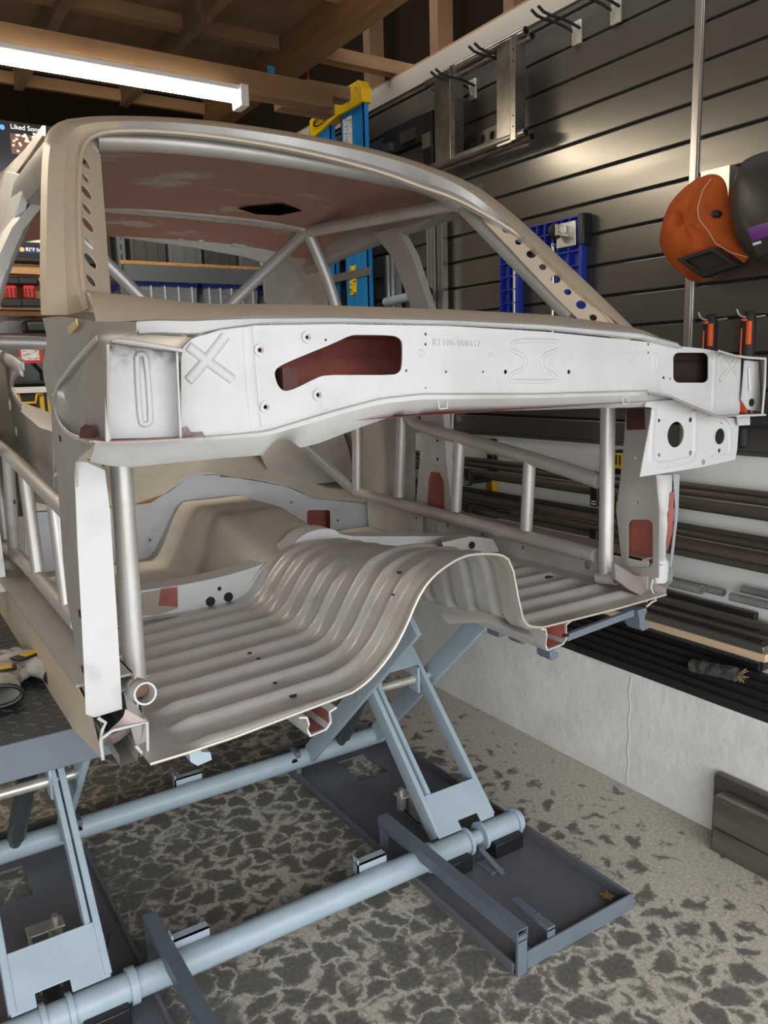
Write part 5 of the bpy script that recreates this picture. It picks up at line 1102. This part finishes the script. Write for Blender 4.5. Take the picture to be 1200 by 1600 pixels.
m = MB(); m.tube([at(x, y, 'X', XM-d_) for x, y, d_ in [(1111,279,.05),(1098,297,.078),(1090,325,.09),(1092,343,.09),(1106,360,.09),(1118,380,.085),(1140,394,.075),(1168,402,.04)]], .0016, 6); m.build('seam_stitching', mat('thread', (.55,.42,.30), .8), t)
MB().box(XM-.03, 2.384, at(1140,280,'X',2.37).y-.06, at(1140,280,'X',2.37).y+.04, at(1140,280,'X',2.37).z-.07, at(1140,280,'X',2.37).z+.02).build('hanging_plate', CHROME, t)
HELM = [(1165,255),(1190,240),(1230,232),(1270,250),(1290,300),(1290,380),(1255,425),(1215,418),(1190,410),(1172,398),(1160,375),(1153,340),(1153,300)]
t = thing('welding_helmet', tuple(at(1200,400,'X',2.3)), 'dark grey welding helmet with purple lens band at the right picture edge', 'welding helmet')
dome(HELM, (1222,330), XM-.02, .11, mat('helmet_plastic', (.045,.040,.033), .45), 'helmet_shell', t, None, pw=.4)
XH = XM-.118
q = [at(x, y, 'X', XH) for x, y in [(1160,345),(1222,325),(1240,385),(1186,402)]]
MB().plate(q, [], (-.006,0,0)).build('visor_frame', BLACK, t); q = [at(x, y, 'X', XH-.007) for x, y in [(1168,357),(1222,340),(1225,362),(1176,378)]]; MB().plate(q, [], (-.002,0,0)).build('purple_lens', mat('purple_lens', (.13,.02,.20), .2), t)
q = [at(x, y, 'X', XH-.008) for x, y in [(1176,380),(1189,376),(1190,380),(1177,384)]]; MB().plate(q, [], (-.001,0,0)).build('white_mark', LABT, t)
# ------------------------------------------------------------------ black and orange tools hanging on hooks
def hammer(px, py, L, lab):
    p = at(px, py, 'X', 2.30); t = thing('pry_tool', tuple(p), lab, 'hand tool', 'orange handled tools hanging on the slats'); z1 = p.z; z0 = z1-L
    pr = [(.016,0),(.022,.01),(.022,.06),(.018,.10),(.019,L-.05),(.015,L)]
    MB().lathe((p.x, p.y, z0), (0,0,1), [(.004,0),(.018,.01),(.018,L*.5),(.021,L*.62),(.021,L-.02),(.012,L)], 18).build('grip', RUBBER, t)
    o = MB(); o.box(p.x-.023, p.x-.004, p.y-.018, p.y-.006, z1-.10, z1-.03); o.box(p.x-.022, p.x-.01, p.y+.008, p.y+.012, z0+.03, z1-.05); o.box(p.x-.024, p.x-.018, p.y-.006, p.y+.010, z1-.03, z1-.022); o.build('orange_inlay', ORANGE, t, bevel=.003)
    MB().tube(smooth([(2.384, p.y, z1-.012), (p.x, p.y, z1-.02), (p.x-.05, p.y, z1-.015), (p.x-.065, p.y, z1+.005)], 1), .003, 8).build('hook_wire', CHROME, t)
    return t
hammer(1111, 491, .30, 'black and orange tool handle hanging on the slats, left of the pair'); t = hammer(1171, 486, .42, 'longer black and orange tool handle hanging by the car cowl end, right of the pair')
p = at(1163, 640, 'X', 2.30); MB().box(p.x-.02, p.x+.02, p.y-.016, p.y+.014, p.z-.012, p.z+.045).build('orange_end', ORANGE, t)
p = at(1182, 657, 'X', 2.30); o = MB().tube([(p.x-.03, p.y+.05, p.z), (p.x+.06, p.y-.25, p.z)], .024, 18).build('black_cylinder', RUBBER); tag(o, 'black round cylinder on the wall just beyond the right end of the cowl', 'cylinder')
# ------------------------------------------------------------------ back of the garage: shelf unit with bins
YS = 4.30
t = thing('storage_shelving', (1.8, 4.5, 0), 'grey metal shelving with orange boards standing behind the car', 'shelving')
xu = at(193, 400, 'Y', YS).x
for x_ in (xu, 2.19):
    for y_ in (YS, 4.75):
        m = MB(); m.box(x_-.03, x_+.01, y_-.003, y_+.003, 0, 2.75); m.box(x_-.03, x_-.026, y_, y_+.03, 0, 2.75); u = m.build('upright', SHELFM, t)
        if y_ == YS:
            m = MB()
            for k in range(44): m.box(x_-.014, x_-.006, y_-.0045, y_-.003, .6+.05*k, .628+.05*k)
            m.build('slots', BLACK, u)
dk = []
for (q, hb) in (((300,412), .085), ((250,748), .07), ((300,560), .07), ((300,300), .07)):
    z = at(q[0], q[1], 'Y', YS).z; dk.append(z); MB().box(xu-.02, 2.21, YS-.005, 4.75, z-.018, z).build('board', SHELFW, t); MB().box(xu, 2.18, YS-.012, YS-.004, z-.018-hb, z-.016).build('beam', SHELFM, t, bevel=.002)
CLEARP = mat('clear_plastic', (.42,.47,.52), .25, alpha=.35); DIMP = mat('dim_translucent_bin', (.10,.11,.12), .5)
def bin_(x0, w, z0, h, lidm, lab, grp, bm, y0=YS+.02):
    t = thing('storage_bin', (x0+w/2, y0+.18, z0), lab, 'storage bin', grp)
    m = MB(); r = [(x0+.015,y0+.01),(x0+w-.015,y0+.01),(x0+w-.015,y0+.36),(x0+.015,y0+.36)]; r2 = [(x0,y0),(x0+w,y0),(x0+w,y0+.37),(x0,y0+.37)]
    m.loft([[Vector((a,b,z0)) for a, b in r], [Vector((a,b,z0+h)) for a, b in r2]], closed=True); m.add([Vector((a,b,z0)) for a, b in r], [(0,1,2,3)]); m.build('bin_body', bm, t)
    m = MB()
    for k in range(5): xx = x0+.03+(w-.06)*k/4; m.box(xx-.004, xx+.004, y0-.008, y0, z0+h*.45, z0+h)
    m.bead([Vector((x0+w*(.2+.6*k/10), y0-.002, z0+h*.72-.03*math.sin(PI*k/10))) for k in range(11)], .004, (0,-1,0)); m.build('bin_ribs', mat('pale_plastic_rib', (.55,.58,.60), .4) if 'rib' not in M_ else M_['rib'], t)
    m = MB(); m.box(x0-.008, x0+w*.44, y0-.01, y0+.375, z0+h-.012, z0+h+.02); m.box(x0+w*.48, x0+w+.008, y0-.01, y0+.375, z0+h-.012, z0+h+.02); m.build('lid', lidm, t, bevel=.004)
    m = MB()
    m.box(x0+.04, x0+w-.04, y0+.03, y0+.3, z0+.005, z0+h*.6); m.build('bin_contents', mat('mixed_contents', (.10,.10,.12), .7, 0, (.25,.22,.2), 30) if 'con' not in M_ else M_['con'], t)
    return t
M_ = {'rib': mat('pale_plastic_rib', (.45,.48,.50), .4), 'con': mat('mixed_contents', (.08,.09,.11), .7, 0, (.22,.20,.19), 30)}
zl = at(300, 445, 'Y', YS+.02).z; z0_ = dk[2]
zb = zl-.27
for x_a, x_b, lab in ((206, 318, 'clear bin with blue lid on the back shelving, leftmost'), (320, 412, 'clear bin with blue lid on the back shelving, behind the diagonal cage tube')):
    a, b = at(x_a, 450, 'Y', YS), at(x_b, 455, 'Y', YS); bin_(a.x, b.x-a.x-.03, dk[2], zl-dk[2], BLUEP, lab, 'clear bins with blue lids', CLEARP)
a = at(416, 455, 'Y', YS); bin_(a.x, .30, dk[2], zl-dk[2], BLUEP, 'clear bin with blue lid on the back shelving, by the blue ladder', 'clear bins with blue lids', CLEARP)
for i, (x_a, x_b) in enumerate(((206, 262), (266, 318), (322, 372), (376, 425))):
    a, b = at(x_a, 390, 'Y', YS), at(x_b, 400, 'Y', YS); h = .26+.03*(i % 2); m = MB(); m.box(a.x, b.x, YS+.03, YS+.4, dk[0], dk[0]+h)
    for k in range(3): m.box(a.x+(b.x-a.x)*(k+.3)/3, a.x+(b.x-a.x)*(k+.45)/3, YS+.022, YS+.03, dk[0], dk[0]+h)
    tag(m.build('dark_tote', DIMP if i % 2 else mat('dim_grey_tote', (.045,.045,.045), .5)), ['leftmost dark tote on the top shelf seen through the car', 'second dark tote from the left on the top shelf', 'third dark tote from the left on the top shelf', 'rightmost dark tote on the top shelf seen through the car'][i], 'tote', 'dark totes on the top shelf')
a, b = at(222, 745, 'Y', YS), at(282, 745, 'Y', YS); bin_(a.x, b.x-a.x+.05, dk[1], .20, DIMP, 'dim clear bin on the low shelf behind the left cage post', 'low shelf bins', CLEARP)
p = at(255, 780, 'Y', 4.1); t = thing('wood_workbench', (1.3, 4.15, 0), 'low bench with orange wooden top behind the rear seat panel', 'bench'); MB().box(.95, 2.2, 3.98, 4.27, p.z-.03, p.z).build('bench_top', SHELFW, t)
for x_ in (1.0, 2.15): MB().box(x_-.02, x_+.02, 4.1, 4.15, 0, p.z-.03).build('bench_leg', SHELFM, t)
# ------------------------------------------------------------------ television and tool wall at the back left
YTV = 4.55
zt_, zb_ = at(30, 190, 'Y', YTV).z, at(30, 408, 'Y', YTV).z; xr_ = at(66, 300, 'Y', YTV).x+.25; xl_ = xr_-1.25
t = thing('wall_television', ((xl_+xr_)/2, YTV+.1, zb_), 'large screen showing a music list, on the back wall left of the car', 'television')
MB().box(xl_, xr_, YTV, YTV+.05, zb_, zt_).build('bezel', BLACK, t, bevel=.004)
sc_ = MB().box(xl_+.015, xr_-.015, YTV-.003, YTV, zb_+.02, zt_-.015).build('screen', mat('screen_dark', (.015,.018,.022), .2, emit=.9), t)
def scr(px0, py0, px1, py1, col, e, nm, d=.005):
    a, b = at(px0, py0, 'Y', YTV), at(px1, py1, 'Y', YTV); return MB().box(a.x, b.x, YTV-d, YTV-.003, min(a.z,b.z), max(a.z,b.z)).build(nm, mat(nm+'_glow', col, .3, emit=e), sc_)
scr(15, 208, 62, 245, (.10,.05,.035), 1.0, 'picture_tile'); rg = random.Random(4)
m = MB()
for k in range(26):
    a = at(17+rg.random()*42, 210+rg.random()*30, 'Y', YTV); m.box(a.x, a.x+.012, YTV-.007, YTV-.005, a.z, a.z+.010)
m.build('picture_flecks', mat('fleck_glow', (.7,.62,.55), .3, emit=.8), sc_)
scr(28, 357, 70, 380, (.50,.46,.36), 1.0, 'map_tile'); scr(0, 385, 70, 396, (.02,.03,.09), 1.0, 'task_bar')
a = at(3, 199, 'Y', YTV); MB().disc((a.x, YTV-.004, a.z), (0,-1,0), .012, .002, 14).build('round_icon', mat('icon_blue', (.1,.3,.9), .3, emit=1), sc_)
a = at(34, 390, 'Y', YTV); MB().disc((a.x, YTV-.006, a.z), (0,-1,0), .011, .002, 14).build('round_icon', mat('icon_orange', (.9,.35,.1), .3, emit=1), sc_)
a = at(45, 375, 'Y', YTV); MB().disc((a.x, YTV-.006, a.z), (0,-1,0), .012, .002, 14).build('green_pin', mat('pin_green', (.1,.55,.2), .3, emit=1), sc_)
def scr_text(body, px, py, size):
    tcu = bpy.data.curves.new('txt', 'FONT'); tcu.body = body; tcu.size = size; tcu.extrude = .0005; to = bpy.data.objects.new('txt', tcu); COL.objects.link(to); dg = bpy.context.evaluated_depsgraph_get(); dg.update()
    me = bpy.data.meshes.new_from_object(to.evaluated_get(dg)); bpy.data.objects.remove(to); a = at(px, py, 'Y', YTV); m = MB(); m.add([Vector((a.x+v.co.x, YTV-.005-v.co.z, a.z+v.co.y)) for v in me.vertices], [tuple(p.vertices) for p in me.polygons]); m.build('screen_text', WTX, sc_, flat=True)
WTX = mat('text_glow', (.8,.8,.8), .4, emit=1.0)
scr_text('Liked Songs', 16, 201, .032); scr_text('82°F Sunny', 40, 392, .024)
# rack with batteries
YR = 4.5
a, b = at(-30, 405, 'Y', YR), at(66, 492, 'Y', YR)
t = thing('battery_rack', ((a.x+b.x)/2, YR+.1, b.z), 'orange wooden rack with slots below the television', 'rack'); RW = mat('honey_plywood', (.50,.30,.13), .6, 0, (.40,.23,.10), 6, stretch=(.2,1,1))
MB().box(a.x, b.x+.2, YR+.10, YR+.12, b.z, a.z).build('back_board', RW, t); 
for y_ in (422, 434, 480):
    p = at(20, y_, 'Y', YR); MB().box(a.x, b.x+.2, YR-.01+(.04 if y_ < 470 else 0), YR+.10, p.z-.012, p.z+.008).build('rack_strip', RW if y_ < 470 else TIMBX, t)
for i, (px, lab) in enumerate(((18, 'black and red battery on the wooden rack, left one'), (47, 'black and red battery on the wooden rack, right one beside the screen pillar'))):
    p = at(px, 460, 'Y', YR-.02); t = thing('tool_battery', tuple(p-Vector((0,0,.05))), lab, 'battery', 'batteries on the wooden rack')
    MB().box(p.x-.05, p.x+.05, p.y-.0, p.y+.08, p.z+.045, p.z+.09).build('battery_top', BLACK, t, bevel=.012); MB().box(p.x-.028, p.x+.028, p.y, p.y+.06, p.z-.02, p.z+.045).build('battery_core', RED, t, bevel=.006)
    MB().box(p.x-.052, p.x+.052, p.y-.005, p.y+.08, p.z-.06, p.z-.02).build('battery_dock', BLACK, t, bevel=.006)
    m = MB()
    for k in (-1, 0, 1): m.box(p.x+k*.018-.003, p.x+k*.018+.003, p.y-.004, p.y, p.z-.02, p.z+.03)
    m.build('core_ribs', BLACK, t)
# shelf with case, chargers and drills
a, b = at(-30, 519, 'Y', YR), at(70, 519, 'Y', YR)
def tshelf(py, lab, mm, th=.012):
    p = at(30, py, 'Y', YR); o = MB().box(.35, 1.15, YR-.02, YB-.02, p.z-th, p.z).build('tool_shelf', mm); tag(o, lab, 'shelf', 'tool shelves on the back wall'); return p.z
z1_ = tshelf(521, 'thin dark tool shelf under the red case', BLACK); z2_ = tshelf(596, 'dark tool shelf carrying the black charger', BLACK); z3_ = tshelf(605, 'white edged tool shelf above the yellow tools', WHITEP, .03)
MB_ = MB().box(.3, 1.18, YB-.03, YB-.02, at(20,700,'Y',YR).z, at(20,495,'Y',YR).z); tag(MB_.build('white_back_board', mat('white_board', (.50,.50,.49), .6)), 'white board on the back wall behind the tool shelves', 'board')
p = at(25, 505, 'Y', YR+.1); m = MB(); m.loft([[Vector((p.x+a_*.085, y, z1_+.001+z)) for a_, z in ((-1.2,0),(-1.0,.05),(-.6,.075),(1,.085),(1.05,0))] for y in (YR+.02, YR+.12)], closed=True, ); tag(m.build('red_tool_case', RED), 'red and grey tool case on the thin dark shelf', 'tool case')
p = at(60, 512, 'Y', YR); o = MB().box(p.x-.06, p.x+.1, YR, YR+.15, z1_, z1_+.07).build('black_tool_box', BLACK, bevel=.02); tag(o, 'black rounded tool right of the red case', 'tool')
p = at(48, 552, 'Y', YR); t = thing('price_card', tuple(p), 'red bordered white card hanging on the tool wall', 'card'); MB().box(p.x-.055, p.x+.055, p.y, p.y+.004, p.z-.05, p.z+.04).build('card_border', RED, t); MB().box(p.x-.045, p.x+.04, p.y-.002, p.y, p.z-.035, p.z+.035).build('card_face', LAB, t)
p = at(43, 580, 'Y', YR); m = MB(); m.loft([[Vector((p.x+a_, y, z2_+.001+z)) for a_, z in ((-.10,0),(-.10,.04),(-.06,.09),(.04,.095),(.08,.04),(.08,0))] for y in (YR+.0, YR+.14)], closed=True); o = m.build('black_charger', BLACK, bevel=.004); tag(o, 'black battery charger on the dark tool shelf', 'charger')
p = at(43, 622, 'Y', YR); t = thing('yellow_black_drill', tuple(p), 'black and yellow cordless drill hanging under the white shelf', 'drill')
MB().box(p.x-.055, p.x+.055, p.y, p.y+.07, p.z-.03, p.z+.03).build('drill_base', BLACK, t, bevel=.01)
m = MB(); m.tube([p+Vector((a_, -.008, z)) for a_, z in ((-.06,.02),(-.045,.018),(-.035,-.025),(.035,-.025),(.045,.018),(.06,.02))], .007, 8); m.build('yellow_clip', YELLOW, t)
MB().bar(p+Vector((0,.035,-.02)), p+Vector((-.005,.03,-.16)), .05, .045).build('drill_grip', BLACK, t, bevel=.008); MB().box(p.x-.035, p.x+.03, p.y-.004, p.y+.05, p.z-.20, p.z-.15).build('drill_collar', YELLOW, t, bevel=.006); MB().box(p.x-.02, p.x+.018, p.y-.007, p.y, p.z-.18, p.z-.12).build('drill_trigger', BLACK, t, bevel=.005)
p = at(72, 640, 'Y', YR); t = thing('yellow_black_tool', tuple(p), 'tall yellow and black power tool beside the drill at the car pillar', 'power tool'); MB().box(p.x-.03, p.x+.09, p.y, p.y+.08, p.z-.10, p.z+.10).build('tool_body', YELLOW, t, bevel=.01); MB().box(p.x-.05, p.x-.03, p.y, p.y+.06, p.z-.05, p.z+.12).build('tool_guard', BLACK, t); MB().box(p.x-.005, p.x+.01, p.y-.003, p.y, p.z-.03, p.z+.09).build('tool_stripe', BLACK, t)
